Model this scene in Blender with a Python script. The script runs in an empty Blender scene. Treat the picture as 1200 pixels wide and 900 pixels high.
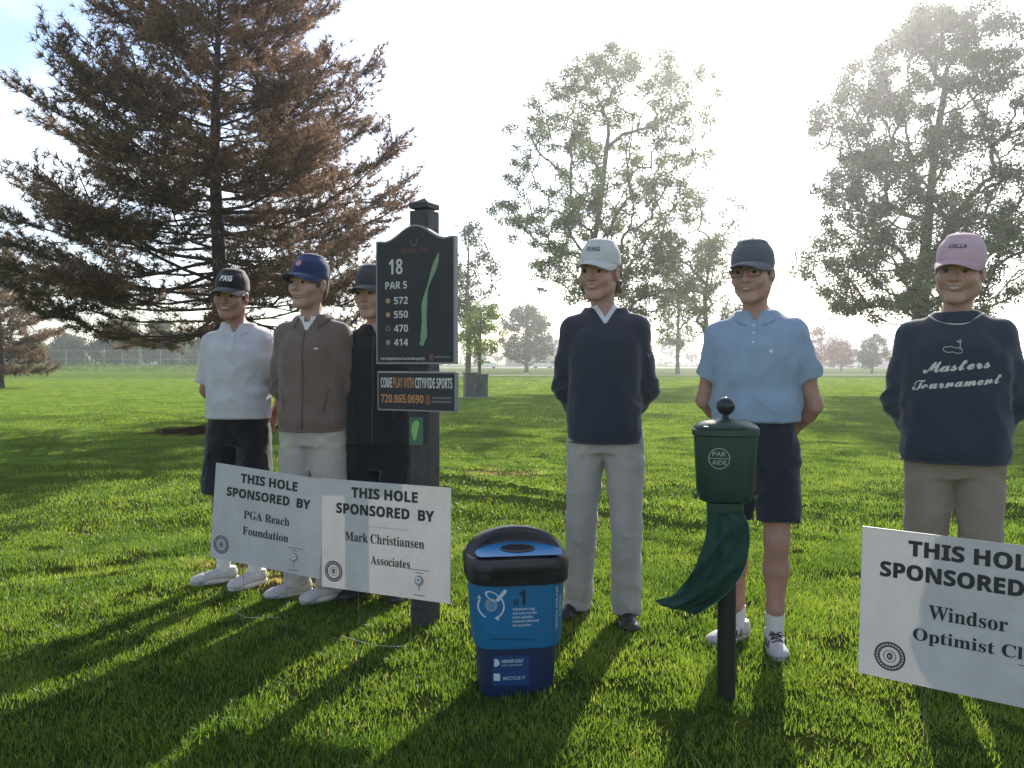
import bpy, bmesh, math, random
import numpy as np
from math import sin, cos, tan, atan, atan2, pi, sqrt, radians
from mathutils import Vector, Matrix
from mathutils.bvhtree import BVHTree

SC = bpy.context.scene
COL = SC.collection
rng = np.random.default_rng(7)
random.seed(7)

# ------------------------------------------------------------------ camera
EYE, HOR, FPX = 1.28, 424.0, 1000.0
cam_data = bpy.data.cameras.new('camera')
cam_data.sensor_width = 36.0
cam_data.lens = 30.0
cam_data.clip_start = 0.05
cam_data.clip_end = 6000
cam = bpy.data.objects.new('camera', cam_data)
COL.objects.link(cam)
PITCH = atan((450 - HOR) / FPX)
cam.location = (0, 0, EYE)
cam.rotation_euler = (pi / 2 - PITCH, 0, 0)
SC.camera = cam
cam_data.dof.use_dof = False

# ------------------------------------------------------------------ light
SUN_AZ, SUN_EL = radians(19.2), radians(28.0)      # azimuth to the right of the view direction (+Y)
SC.view_settings.view_transform = 'Standard'
SC.view_settings.look = 'None'
SC.view_settings.exposure = 0.88
SC.view_settings.gamma = 1.0
SC.cycles.max_bounces = 10
SC.cycles.transparent_max_bounces = 12
SC.cycles.volume_bounces = 1
SC.cycles.use_denoising = True

sun_data = bpy.data.lights.new('sun', 'SUN')
sun_data.energy = 5.0
sun_data.angle = radians(0.6)
sun_data.color = (1.0, 0.93, 0.82)
sun = bpy.data.objects.new('sun', sun_data)
COL.objects.link(sun)
SDIR = Vector((sin(SUN_AZ) * cos(SUN_EL), cos(SUN_AZ) * cos(SUN_EL), sin(SUN_EL)))
sun.rotation_euler = SDIR.to_track_quat('Z', 'Y').to_euler()

world = bpy.data.worlds.new('World')
SC.world = world
world.use_nodes = True
wn, wl = world.node_tree.nodes, world.node_tree.links
bg = wn['Background']
sky = wn.new('ShaderNodeTexSky')
sky.sky_type = 'NISHITA'
sky.sun_disc = False
sky.sun_elevation = SUN_EL
sky.sun_rotation = SUN_AZ
sky.air_density = 1.0
sky.dust_density = 1.2
sky.ozone_density = 1.0
bg.inputs['Strength'].default_value = 0.118
# thin high cloud, denser towards the horizon
tc = wn.new('ShaderNodeTexCoord')
mp = wn.new('ShaderNodeMapping'); mp.inputs['Scale'].default_value = (1.0, 1.0, 3.2)
mp.inputs['Location'].default_value = (0.35, 0.2, 0.1)
nz = wn.new('ShaderNodeTexNoise'); nz.inputs['Scale'].default_value = 2.3
nz.inputs['Detail'].default_value = 9; nz.inputs['Roughness'].default_value = 0.56
cr = wn.new('ShaderNodeValToRGB')
cr.color_ramp.elements[0].position = 0.40; cr.color_ramp.elements[0].color = (0, 0, 0, 1)
cr.color_ramp.elements[1].position = 0.62; cr.color_ramp.elements[1].color = (1, 1, 1, 1)
hz = wn.new('ShaderNodeSeparateXYZ')
gain = wn.new('ShaderNodeVectorMath'); gain.operation = 'MULTIPLY'
gain.inputs[1].default_value = (1.0, 1.06, 1.20)
mul = wn.new('ShaderNodeMath'); mul.operation = 'MULTIPLY'; mul.inputs[1].default_value = 0.68
# cloud colour: brightness of the sky there lifted and made grey-white
bw = wn.new('ShaderNodeRGBToBW')
cb = wn.new('ShaderNodeCombineColor')
m1 = wn.new('ShaderNodeMath'); m1.operation = 'MULTIPLY_ADD'; m1.inputs[1].default_value = 1.15; m1.inputs[2].default_value = 2.3
wl.new(tc.outputs['Generated'], mp.inputs['Vector'])
wl.new(mp.outputs['Vector'], nz.inputs['Vector'])
wl.new(nz.outputs['Fac'], cr.inputs['Fac'])
wl.new(cr.outputs['Color'], mul.inputs[0])
wl.new(sky.outputs['Color'], bw.inputs['Color'])
wl.new(bw.outputs['Val'], m1.inputs[0])
for s in ('Red', 'Green', 'Blue'):
    wl.new(m1.outputs[0], cb.inputs[s])
mxw = wn.new('ShaderNodeMix'); mxw.data_type = 'RGBA'
wl.new(mul.outputs[0], mxw.inputs['Factor'])
wl.new(sky.outputs['Color'], gain.inputs[0])
wl.new(gain.outputs[0], mxw.inputs['A'])
wl.new(cb.outputs['Color'], mxw.inputs['B'])
wl.new(mxw.outputs['Result'], bg.inputs['Color'])


# ------------------------------------------------------------------ helpers
def at(px, py, d):
    """photo pixel and depth in metres -> point of the place"""
    u, v = (px - 600) / FPX, (450 - py) / FPX
    dy = v * sin(PITCH) + cos(PITCH)
    dz = v * cos(PITCH) - sin(PITCH)
    k = d / dy
    return Vector((u * k, d, EYE + dz * k))


def hgt(x, y):
    """height of the lawn"""
    x = np.asarray(x, float); y = np.asarray(y, float)
    near = np.exp(-((np.maximum(np.hypot(x, y) - 9, 0)) / 14.0) ** 2)
    h = 0.018 * np.sin(1.9 * x + 0.8 * y + 1.3) * np.sin(1.3 * y - 0.5 * x + 0.4)
    h += 0.012 * np.sin(3.7 * x - 1.1 * y) * np.cos(2.9 * y + 0.9 * x)
    r = np.sin(0.9 * y + 0.35 * x + 0.6 * np.sin(0.8 * x) + 0.5)
    h += 0.085 * np.exp(-((r - 0.93) / 0.04) ** 2) * (0.5 + 0.5 * np.sin(1.7 * x + y)) * (y > 4.9)
    h -= 0.055 * np.exp(-(((y - 5.1 - 0.62 * (x + 2.9)) / 0.14) ** 2)) * np.exp(-((x + 2.8) / 0.8) ** 2) * (x < -1.6)
    far = 0.25 * np.sin(x / 31 + 1.0) * np.sin(y / 27) * np.clip((y - 30) / 60, 0, 1)
    return h * near + far


def G(px, py_or_d, depth=False):
    d = py_or_d if depth else EYE * FPX / (py_or_d - HOR)
    x = (px - 600) / FPX * d
    return Vector((x, d, float(hgt(x, d))))


def link(o, parent=None):
    COL.objects.link(o)
    if parent is not None:
        o.parent = parent
    return o


def new_mesh(name, V, F, mats=None, smooth=False, parent=None, mat_index=None):
    me = bpy.data.meshes.new(name)
    V = np.asarray(V, dtype=np.float32).reshape(-1, 3)
    if isinstance(F, np.ndarray):
        n, k = F.shape
        me.vertices.add(len(V)); me.vertices.foreach_set('co', V.ravel())
        me.loops.add(n * k); me.loops.foreach_set('vertex_index', F.astype(np.int32).ravel())
        me.polygons.add(n)
        me.polygons.foreach_set('loop_start', np.arange(0, n * k, k, dtype=np.int32))
        me.polygons.foreach_set('loop_total', np.full(n, k, np.int32))
        me.update(calc_edges=True)
    else:
        me.from_pydata(V.tolist(), [], F)
        me.update()
    if mats is not None:
        for m in (mats if isinstance(mats, (list, tuple)) else [mats]):
            me.materials.append(m)
    if smooth:
        me.polygons.foreach_set('use_smooth', np.ones(len(me.polygons), bool))
    if mat_index is not None:
        me.polygons.foreach_set('material_index', np.asarray(mat_index, np.int32))
    o = bpy.data.objects.new(name, me)
    link(o, parent)
    return o


def tag(o, label=None, cat=None, group=None, kind=None):
    if label: o['label'] = label
    if cat: o['category'] = cat
    if group: o['group'] = group
    if kind: o['kind'] = kind
    return o


def empty(name, loc=(0, 0, 0), rz=0.0, label=None, cat=None, group=None, scale=1.0):
    o = bpy.data.objects.new(name, None)
    link(o)
    o.location = loc
    o.rotation_euler = (0, 0, rz)
    o.scale = (scale,) * 3
    o.empty_display_size = 0.1
    return tag(o, label, cat, group)


class MB:
    """collects simple shapes into one mesh"""
    def __init__(s):
        s.V = []; s.F = []; s.n = 0

    def add(s, V, F):
        V = np.asarray(V, float).reshape(-1, 3)
        s.V.append(V)
        s.F += [tuple(int(i) + s.n for i in f) for f in F]
        s.n += len(V)

    def box(s, c, size, rz=0.0, bevel=0.0, M=None):
        a, b, d = size[0] / 2, size[1] / 2, size[2] / 2
        if bevel <= 0:
            V = np.array([(x, y, z) for x in (-a, a) for y in (-b, b) for z in (-d, d)])
            F = [(0, 1, 3, 2), (4, 6, 7, 5), (0, 4, 5, 1), (2, 3, 7, 6), (0, 2, 6, 4), (1, 5, 7, 3)]
        else:
            bm = bmesh.new()
            bmesh.ops.create_cube(bm, size=1)
            bmesh.ops.scale(bm, vec=size, verts=bm.verts)
            bmesh.ops.bevel(bm, geom=bm.edges[:], offset=bevel, segments=2, profile=0.5, affect='EDGES')
            bm.verts.index_update()
            V = np.array([v.co[:] for v in bm.verts]); F = [[v.index for v in f.verts] for f in bm.faces]
            bm.free()
        if M is not None:
            V = V @ np.array(M.to_3x3()).T
        elif rz:
            R = np.array([[cos(rz), -sin(rz), 0], [sin(rz), cos(rz), 0], [0, 0, 1]])
            V = V @ R.T
        s.add(V + np.array(c), F)

    def tube(s, P, R, n=8, caps=True):
        P = np.asarray(P, float)
        if np.isscalar(R): R = [R] * len(P)
        T = np.gradient(P, axis=0)
        T /= np.linalg.norm(T, axis=1)[:, None] + 1e-12
        up = np.array([0, 0, 1.0]) if abs(T[0][2]) < 0.9 else np.array([1.0, 0, 0])
        a = np.cross(up, T[0]); a /= np.linalg.norm(a)
        V = []
        ang = np.arange(n) * 2 * pi / n
        for i in range(len(P)):
            a = a - T[i] * np.dot(a, T[i]); a /= np.linalg.norm(a) + 1e-12
            b = np.cross(T[i], a)
            V.append(P[i] + R[i] * (np.cos(ang)[:, None] * a + np.sin(ang)[:, None] * b))
        V = np.concatenate(V)
        F = []
        for i in range(len(P) - 1):
            for j in range(n):
                k = (j + 1) % n
                F.append((i * n + j, i * n + k, (i + 1) * n + k, (i + 1) * n + j))
        if caps:
            F.append(tuple(range(n - 1, -1, -1)))
            F.append(tuple((len(P) - 1) * n + j for j in range(n)))
        s.add(V, F)

    def lathe(s, prof, n=24, c=(0, 0, 0), cap=True):
        """prof: list of (radius, z)"""
        ang = np.arange(n) * 2 * pi / n
        V = np.concatenate([np.stack([r * np.cos(ang), r * np.sin(ang), np.full(n, z)], 1) for r, z in prof])
        F = []
        for i in range(len(prof) - 1):
            for j in range(n):
                k = (j + 1) % n
                F.append((i * n + j, i * n + k, (i + 1) * n + k, (i + 1) * n + j))
        if cap:
            F.append(tuple(range(n - 1, -1, -1)))
            F.append(tuple((len(prof) - 1) * n + j for j in range(n)))
        s.add(V + np.array(c), F)

    def rings(s, rings, cap=True):
        n = len(rings[0])
        V = np.concatenate([np.asarray(r, float) for r in rings])
        F = []
        for i in range(len(rings) - 1):
            for j in range(n):
                k = (j + 1) % n
                F.append((i * n + j, i * n + k, (i + 1) * n + k, (i + 1) * n + j))
        if cap:
            F.append(tuple(range(n - 1, -1, -1)))
            F.append(tuple((len(rings) - 1) * n + j for j in range(n)))
        s.add(V, F)

    def build(s, name, mat, parent=None, smooth=False):
        o = new_mesh(name, np.concatenate(s.V), s.F, mat, smooth, parent)
        if smooth:
            try:
                o.data.set_sharp_from_angle(angle=radians(38))
            except Exception:
                pass
        return o


# ------------------------------------------------------------------ materials
def mat(name, col, rough=0.6, var=0.0, vscale=20.0, bump=0.0, bscale=200.0, col2=None, metal=0.0, spec=0.5,
        sheen=0.0, transl=0.0, coord='Object', detail=4.0, stretch=None, tcol=None, coat=0.0):
    m = bpy.data.materials.new(name)
    m.use_nodes = True
    N, L = m.node_tree.nodes, m.node_tree.links
    p = N['Principled BSDF']
    p.inputs['Roughness'].default_value = rough
    p.inputs['Metallic'].default_value = metal
    p.inputs['Specular IOR Level'].default_value = spec
    if sheen: p.inputs['Sheen Weight'].default_value = sheen
    if coat: p.inputs['Coat Weight'].default_value = coat
    p.inputs['Base Color'].default_value = (*col, 1)
    t = N.new('ShaderNodeTexCoord')
    src = t.outputs[coord]
    if stretch:
        mm = N.new('ShaderNodeMapping'); mm.inputs['Scale'].default_value = stretch
        L.new(src, mm.inputs['Vector']); src = mm.outputs['Vector']
    if var or col2:
        n = N.new('ShaderNodeTexNoise'); n.inputs['Scale'].default_value = vscale; n.inputs['Detail'].default_value = detail
        L.new(src, n.inputs['Vector'])
        r = N.new('ShaderNodeValToRGB')
        c2 = col2 if col2 else tuple(min(1, c * (1 + var)) for c in col)
        c1 = col if col2 else tuple(c * (1 - var) for c in col)
        r.color_ramp.elements[0].position = 0.33; r.color_ramp.elements[0].color = (*c1, 1)
        r.color_ramp.elements[1].position = 0.67; r.color_ramp.elements[1].color = (*c2, 1)
        L.new(n.outputs['Fac'], r.inputs['Fac'])
        L.new(r.outputs['Color'], p.inputs['Base Color'])
        csrc = r.outputs['Color']
    else:
        csrc = None
    if bump:
        n2 = N.new('ShaderNodeTexNoise'); n2.inputs['Scale'].default_value = bscale; n2.inputs['Detail'].default_value = 5
        L.new(src, n2.inputs['Vector'])
        b = N.new('ShaderNodeBump'); b.inputs['Strength'].default_value = min(1, bump); b.inputs['Distance'].default_value = 0.004
        L.new(n2.outputs['Fac'], b.inputs['Height'])
        L.new(b.outputs['Normal'], p.inputs['Normal'])
    if transl:
        tr = N.new('ShaderNodeBsdfTranslucent')
        tr.inputs['Color'].default_value = (*(tcol or col), 1)
        if csrc and tcol is None: L.new(csrc, tr.inputs['Color'])
        mx = N.new('ShaderNodeMixShader'); mx.inputs['Fac'].default_value = transl
        L.new(p.outputs[0], mx.inputs[1]); L.new(tr.outputs[0], mx.inputs[2])
        L.new(mx.outputs[0], N['Material Output'].inputs['Surface'])
    return m


# ------------------------------------------------------------------ text as flat print
def _shift(s, up, lo, dg=None):
    o = ''
    for c in s:
        if 'A' <= c <= 'Z': o += chr(up + ord(c) - 65)
        elif 'a' <= c <= 'z': o += chr(lo + ord(c) - 97)
        elif dg and '0' <= c <= '9': o += chr(dg + ord(c) - 48)
        else: o += c
    return o


def serif(s): return _shift(s, 0x1D400, 0x1D41A)
def bold(s): return _shift(s, 0x1D5D4, 0x1D5EE, 0x1D7EC)
def script(s): return _shift(s, 0x1D4D0, 0x1D4EA)


def text_tris(s, h, width=None, offset=0.0, shear=0.0, align='CENTER'):
    """flat triangles of a text in the XY plane; h is the capital height"""
    c = bpy.data.curves.new('lettering', 'FONT')
    c.body = s; c.align_x = align; c.size = 1.0; c.offset = offset; c.shear = shear
    c.resolution_u = 3
    o = bpy.data.objects.new('lettering', c)
    me = bpy.data.meshes.new_from_object(o)
    me.calc_loop_triangles()
    V = np.array([v.co[:] for v in me.vertices]) if len(me.vertices) else np.zeros((0, 3))
    F = [tuple(t.vertices) for t in me.loop_triangles]
    bpy.data.objects.remove(o); bpy.data.curves.remove(c); bpy.data.meshes.remove(me)
    if len(V):
        V = V * (h / 0.70)
        if width:
            w = V[:, 0].max() - V[:, 0].min()
            V[:, 0] *= width / w
        if align == 'CENTER':
            V[:, 0] -= (V[:, 0].max() + V[:, 0].min()) / 2
    return V, F


# ------------------------------------------------------------------ implicit surfaces (bodies and clothes)
class SDF:
    def __init__(s, xs, ys, zs):
        s.x, s.y, s.z = [np.asarray(a, np.float32) for a in (xs, ys, zs)]
        s.D = np.full((len(xs), len(ys), len(zs)), 0.3, np.float32)

    def _sl(s, lo, hi, m):
        out = []
        for a, l, h in zip((s.x, s.y, s.z), lo, hi):
            i = max(0, np.searchsorted(a, l - m) - 1); j = min(len(a), np.searchsorted(a, h + m) + 1)
            out.append(slice(i, j))
        return tuple(out)

    def op(s, f, lo, hi, k=0.01, mode='u'):
        sl = s._sl(lo, hi, k + 0.03)
        D = s.D[sl]
        if D.size == 0: return
        X = s.x[sl[0]][:, None, None]; Y = s.y[sl[1]][None, :, None]; Z = s.z[sl[2]][None, None, :]
        d = f(X, Y, Z).astype(np.float32)
        d = np.broadcast_to(d, D.shape)
        if mode == 'u':
            h = np.maximum(k - np.abs(D - d), 0) / k
            s.D[sl] = np.minimum(D, d) - h * h * k * 0.25
        elif mode == 's':
            d = -d
            h = np.maximum(k - np.abs(D - d), 0) / k
            s.D[sl] = np.maximum(D, d) + h * h * k * 0.25

    def cap(s, a, b, ra, rb=None, k=0.01, mode='u', F=None, clip=False, sy=1.0):
        rb = ra if rb is None else rb
        a = np.array(a, float); b = np.array(b, float)
        if F is not None:
            a = F[0] @ a + F[1]; b = F[0] @ b + F[1]
            sc_ = np.linalg.norm(F[0][:, 0]); ra = ra * sc_; rb = rb * sc_
        ba = b - a; L2 = max(float(ba @ ba), 1e-9); Ln = sqrt(L2)

        def f(X, Y, Z):
            px, py, pz = X - a[0], (Y - a[1]), Z - a[2]
            t = (px * ba[0] + py * ba[1] + pz * ba[2]) / L2
            tc_ = np.clip(t, 0, 1)
            d = np.sqrt((px - tc_ * ba[0]) ** 2 + ((py - tc_ * ba[1]) / sy) ** 2 + (pz - tc_ * ba[2]) ** 2) - (ra + (rb - ra) * tc_)
            if clip:
                d = np.maximum(d, (t - 1) * Ln)
            return d
        r = max(ra, rb) * max(1, sy)
        s.op(f, np.minimum(a, b) - r, np.maximum(a, b) + r, k, mode)

    def chain(s, P, R, k=0.02, **kw):
        for i in range(len(P) - 1):
            s.cap(P[i], P[i + 1], R[i], R[i + 1], k=k, **kw)

    def ell(s, c, r, k=0.01, mode='u', F=None):
        c = np.array(c, float); r = np.array(r, float)
        R = np.eye(3)
        if F is not None:
            sc_ = np.linalg.norm(F[0][:, 0]); c = F[0] @ c + F[1]; R = F[0] / sc_; r = r * sc_

        def f(X, Y, Z):
            px, py, pz = X - c[0], Y - c[1], Z - c[2]
            q = [px * R[0, i] + py * R[1, i] + pz * R[2, i] for i in range(3)]
            k0 = np.sqrt(sum((q[i] / r[i]) ** 2 for i in range(3))) + 1e-6
            k1 = np.sqrt(sum((q[i] / r[i] ** 2) ** 2 for i in range(3))) + 1e-6
            return k0 * (k0 - 1) / k1
        m = r.max()
        s.op(f, c - m, c + m, k, mode)

    def loft(s, tab, k=0.01, n=2.4, mode='u'):
        """tab rows: z, cx, cy, a, b"""
        T = np.array(tab, float)
        T = T[np.argsort(T[:, 0])]
        zz = s.z
        # smooth interpolation (monotone cubic-ish via catmull-rom on table)
        out = []
        for c in range(1, 5):
            y = T[:, c]; x = T[:, 0]
            mgr = np.gradient(y, x)
            i = np.clip(np.searchsorted(x, zz) - 1, 0, len(x) - 2)
            h = x[i + 1] - x[i]; t = np.clip((zz - x[i]) / h, 0, 1)
            v = ((2 * t ** 3 - 3 * t ** 2 + 1) * y[i] + (t ** 3 - 2 * t ** 2 + t) * h * mgr[i]
                 + (-2 * t ** 3 + 3 * t ** 2) * y[i + 1] + (t ** 3 - t ** 2) * h * mgr[i + 1])
            out.append(v)
        cx, cy, a, b = out
        z0, z1 = T[0, 0], T[-1, 0]
        lo = (T[:, 1].min() - T[:, 3].max(), T[:, 2].min() - T[:, 4].max(), z0)
        hi = (T[:, 1].max() + T[:, 3].max(), T[:, 2].max() + T[:, 4].max(), z1)

        def f(X, Y, Z):
            j = np.searchsorted(s.z, Z.ravel())
            cx_, cy_, a_, b_ = [v[j][None, None, :] for v in (cx, cy, a, b)]
            q = (np.abs((X - cx_) / a_) ** n + np.abs((Y - cy_) / b_) ** n + 1e-9) ** (1.0 / n)
            d = (q - 1) * np.minimum(a_, b_)
            return np.maximum(d, np.maximum(z0 - Z, Z - z1))
        s.op(f, lo, hi, k, mode)

    def cut(s, n, c):
        """keep n.p < c"""
        X = s.x[:, None, None]; Y = s.y[None, :, None]; Z = s.z[None, None, :]
        s.D = np.maximum(s.D, (n[0] * X + n[1] * Y + n[2] * Z - c).astype(np.float32))

    def disp(s, f):
        X = s.x[:, None, None]; Y = s.y[None, :, None]; Z = s.z[None, None, :]
        s.D = s.D + f(X, Y, Z).astype(np.float32)

    def mesh(s):
        D = s.D
        D[0] = D[-1] = 0.3; D[:, 0] = D[:, -1] = 0.3; D[:, :, 0] = D[:, :, -1] = 0.3
        S = D < 0
        c = np.zeros((D.shape[0] - 1, D.shape[1] - 1, D.shape[2] - 1), np.int8)
        for i in (0, 1):
            for j in (0, 1):
                for k in (0, 1):
                    c += S[i:D.shape[0] - 1 + i, j:D.shape[1] - 1 + j, k:D.shape[2] - 1 + k]
        act = np.argwhere((c > 0) & (c < 8))
        idx = np.full(c.shape, -1, np.int32)
        idx[act[:, 0], act[:, 1], act[:, 2]] = np.arange(len(act))
        acc = np.zeros((len(act), 3)); cnt = np.zeros(len(act))
        ax = (s.x.astype(float), s.y.astype(float), s.z.astype(float))
        corners = [(i, j, k) for i in (0, 1) for j in (0, 1) for k in (0, 1)]
        for p in corners:
            for d in range(3):
                if p[d]: continue
                q = list(p); q[d] = 1
                A = act + np.array(p); B = act + np.array(q)
                da = D[A[:, 0], A[:, 1], A[:, 2]].astype(float); db = D[B[:, 0], B[:, 1], B[:, 2]].astype(float)
                m = (da < 0) != (db < 0)
                t = np.where(m, da / np.where(m, da - db, 1), 0)
                for e in range(3):
                    pa = ax[e][A[:, e]]; pb = ax[e][B[:, e]]
                    acc[:, e] += np.where(m, pa + t * (pb - pa), 0)
                cnt += m
        V = acc / cnt[:, None]
        quads = []
        for d in range(3):
            n = [slice(None)] * 3; m_ = [slice(None)] * 3
            n[d] = slice(0, -1); m_[d] = slice(1, None)
            ch = S[tuple(n)] != S[tuple(m_)]
            E = np.argwhere(ch)
            u, v = [(1, 2), (2, 0), (0, 1)][d]
            E = E[(E[:, u] > 0) & (E[:, v] > 0) & (E[:, u] < D.shape[u] - 1) & (E[:, v] < D.shape[v] - 1)]
            inside = S[E[:, 0], E[:, 1], E[:, 2]]

            def g(du, dv):
                C = E.copy(); C[:, u] += du; C[:, v] += dv
                return idx[C[:, 0], C[:, 1], C[:, 2]]
            q = np.stack([g(-1, -1), g(0, -1), g(0, 0), g(-1, 0)], 1)
            q[~inside] = q[~inside][:, ::-1]
            quads.append(q)
        Q = np.concatenate(quads)
        Q = Q[(Q >= 0).all(1)]
        return V, Q


def relax(V, Q, it=1, lam=0.5):
    for _ in range(it):
        A = np.zeros_like(V); C = np.zeros(len(V))
        for i in range(4):
            j = (i + 1) % 4
            np.add.at(A, Q[:, i], V[Q[:, j]]); np.add.at(C, Q[:, i], 1)
            np.add.at(A, Q[:, j], V[Q[:, i]]); np.add.at(C, Q[:, j], 1)
        V = V + lam * (A / C[:, None] - V)
    return V


def axis(lo, hi, step, fine=None):
    """grid axis with optional finer stretches [(lo, hi, step), ...]"""
    out = [lo]
    while out[-1] < hi:
        st = step
        for a, b, f in (fine or []):
            if a <= out[-1] < b: st = f
        out.append(out[-1] + st)
    return np.array(out)


def rot3(yaw=0, pitch=0, roll=0):
    return np.array(Matrix.Rotation(yaw, 3, 'Z') @ Matrix.Rotation(pitch, 3, 'X') @ Matrix.Rotation(roll, 3, 'Y'))


# ------------------------------------------------------------------ ground
def ground_mat():
    m = bpy.data.materials.new('lawn_grass'); m.use_nodes = True
    N, L = m.node_tree.nodes, m.node_tree.links
    p = N['Principled BSDF']; p.inputs['Roughness'].default_value = 0.9; p.inputs['Specular IOR Level'].default_value = 0.1
    geo = N.new('ShaderNodeNewGeometry')

    def noise(scale, det=5, rough=.55, st=None):
        n = N.new('ShaderNodeTexNoise'); n.inputs['Scale'].default_value = scale; n.inputs['Detail'].default_value = det
        n.inputs['Roughness'].default_value = rough
        if st:
            mm = N.new('ShaderNodeMapping'); mm.inputs['Scale'].default_value = st
            L.new(geo.outputs['Position'], mm.inputs['Vector']); L.new(mm.outputs[0], n.inputs['Vector'])
        else:
            L.new(geo.outputs['Position'], n.inputs['Vector'])
        return n.outputs['Fac']

    def ramp(f, *st):
        r = N.new('ShaderNodeValToRGB')
        while len(r.color_ramp.elements) < len(st): r.color_ramp.elements.new(.5)
        for e, (q, c) in zip(r.color_ramp.elements, st): e.position = q; e.color = (*c, 1)
        L.new(f, r.inputs['Fac']); return r.outputs['Color']

    def mix(f, a, b, fac=None):
        x = N.new('ShaderNodeMix'); x.data_type = 'RGBA'
        if fac is not None: x.inputs['Factor'].default_value = fac
        else: L.new(f, x.inputs['Factor'])
        for k, v in (('A', a), ('B', b)):
            if isinstance(v, tuple): x.inputs[k].default_value = (*v, 1)
            else: L.new(v, x.inputs[k])
        return x.outputs['Result']
    big = ramp(noise(.09, 6, .6, (1, .6, 1)), (.35, (.21, .32, .060)), (.52, (.27, .37, .072)), (.68, (.34, .39, .090)))
    mid = ramp(noise(1.2, 6, .65, (1, .55, 1)), (.30, (.14, .22, .045)), (.5, (.24, .34, .065)), (.72, (.34, .41, .095)))
    base = mix(None, big, mid, .45)
    fine = ramp(noise(34, 4, .7), (.3, (.35, .4, .3)), (.7, (1.25, 1.2, 1.1)))
    mul = N.new('ShaderNodeMix'); mul.data_type = 'RGBA'; mul.blend_type = 'MULTIPLY'; mul.inputs['Factor'].default_value = .8
    L.new(base, mul.inputs['A']); L.new(fine, mul.inputs['B'])
    straw = attr(N, L, 'straw')
    thatch = ramp(noise(60, 4, .7), (.3, (.20, .155, .075)), (.7, (.42, .34, .18)))
    c1 = mix(straw, mul.outputs['Result'], thatch)
    mulch = attr(N, L, 'mulch')
    mc = ramp(noise(30, 4, .7), (.3, (.035, .016, .010)), (.7, (.10, .045, .028)))
    c2 = mix(mulch, c1, mc)
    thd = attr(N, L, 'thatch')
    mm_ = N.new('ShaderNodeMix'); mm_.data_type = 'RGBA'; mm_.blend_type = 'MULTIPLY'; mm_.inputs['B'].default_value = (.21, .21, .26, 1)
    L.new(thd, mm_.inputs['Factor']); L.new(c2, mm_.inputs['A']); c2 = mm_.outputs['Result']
    L.new(c2, p.inputs['Base Color'])
    b = N.new('ShaderNodeBump'); b.inputs['Strength'].default_value = .9; b.inputs['Distance'].default_value = .03
    L.new(noise(16, 6, .7), b.inputs['Height'])
    df = N.new('ShaderNodeBsdfDiffuse'); df.inputs['Roughness'].default_value = 1.0
    L.new(c2, df.inputs['Color']); L.new(b.outputs[0], df.inputs['Normal'])
    L.new(df.outputs[0], N['Material Output'].inputs['Surface'])
    return m


def attr(N, L, name):
    a = N.new('ShaderNodeAttribute'); a.attribute_name = name
    return a.outputs['Fac']


STRAW = [(-1.50, 5.35, .50, .42), (-1.05, 4.85, .62, .26), (-4.6, 5.6, .35, .10), (-0.1, 9.8, .5, .3)]


def straw_f(x, y):
    o = np.zeros_like(np.asarray(x, float))
    n = .35 * np.sin(5 * x + 2 * y) + .3 * np.sin(9 * y - 4 * x)
    for cx, cy, rx, ry in STRAW:
        o = np.maximum(o, np.clip(1.5 - 1.3 * (np.hypot((x - cx) / rx, (y - cy) / ry) + .25 * n), 0, 1))
    return o


PINE = G(258, 504)


def mulch_f(x, y):
    n = .12 * np.sin(7 * np.arctan2(y - PINE.y, x - PINE.x)) + .08 * np.sin(13 * x)
    return np.clip((1.15 - np.hypot((x - PINE.x) / 1.35, (y - PINE.y) / 1.25) + n) * 4, 0, 1)


def berm(x, y):
    return .55 * np.exp(-((y - 118 - .05 * x) / 7.0) ** 2) * np.clip((-x - 30) / 12, 0, 1)


_h0 = hgt
def hgt(x, y):
    return _h0(x, y) + berm(np.asarray(x, float), np.asarray(y, float))


gx = np.concatenate([-np.geomspace(900, 14, 46), np.arange(-13, 13.01, .13), np.geomspace(14, 900, 46)])
gy = np.concatenate([-np.geomspace(900, 6, 26), np.arange(-5, 14, .10), np.geomspace(14, 1500, 130)])
XX, YY = np.meshgrid(gx, gy, indexing='ij')
ZZ = hgt(XX, YY) - 0.4 * np.clip((np.hypot(XX, YY) - 300) / 300, 0, 1)
nx, ny = len(gx), len(gy)
ii, jj = np.meshgrid(np.arange(nx - 1), np.arange(ny - 1), indexing='ij')
a_ = (ii * ny + jj).ravel()
lawn = new_mesh('lawn', np.stack([XX.ravel(), YY.ravel(), ZZ.ravel()], 1), np.stack([a_, a_ + ny, a_ + ny + 1, a_ + 1], 1), None, True)
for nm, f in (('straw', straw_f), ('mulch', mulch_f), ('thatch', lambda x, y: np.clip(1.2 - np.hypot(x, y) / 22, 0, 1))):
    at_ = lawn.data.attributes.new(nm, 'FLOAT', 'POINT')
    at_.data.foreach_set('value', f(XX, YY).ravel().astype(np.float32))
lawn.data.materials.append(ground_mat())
tag(lawn, kind='structure')


def sheet(name, pts_l, pts_r, m, dz=.012, kind='structure'):
    """thin sheet between two polylines, laid on the lawn"""
    V = []; F = []
    for i, (a, b) in enumerate(zip(pts_l, pts_r)):
        for p in (a, b):
            V.append((p[0], p[1], float(hgt(p[0], p[1])) + dz))
        if i: F.append((2 * i - 2, 2 * i, 2 * i + 1, 2 * i - 1))
    o = new_mesh(name, V, F, m)
    return tag(o, kind=kind)


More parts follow.
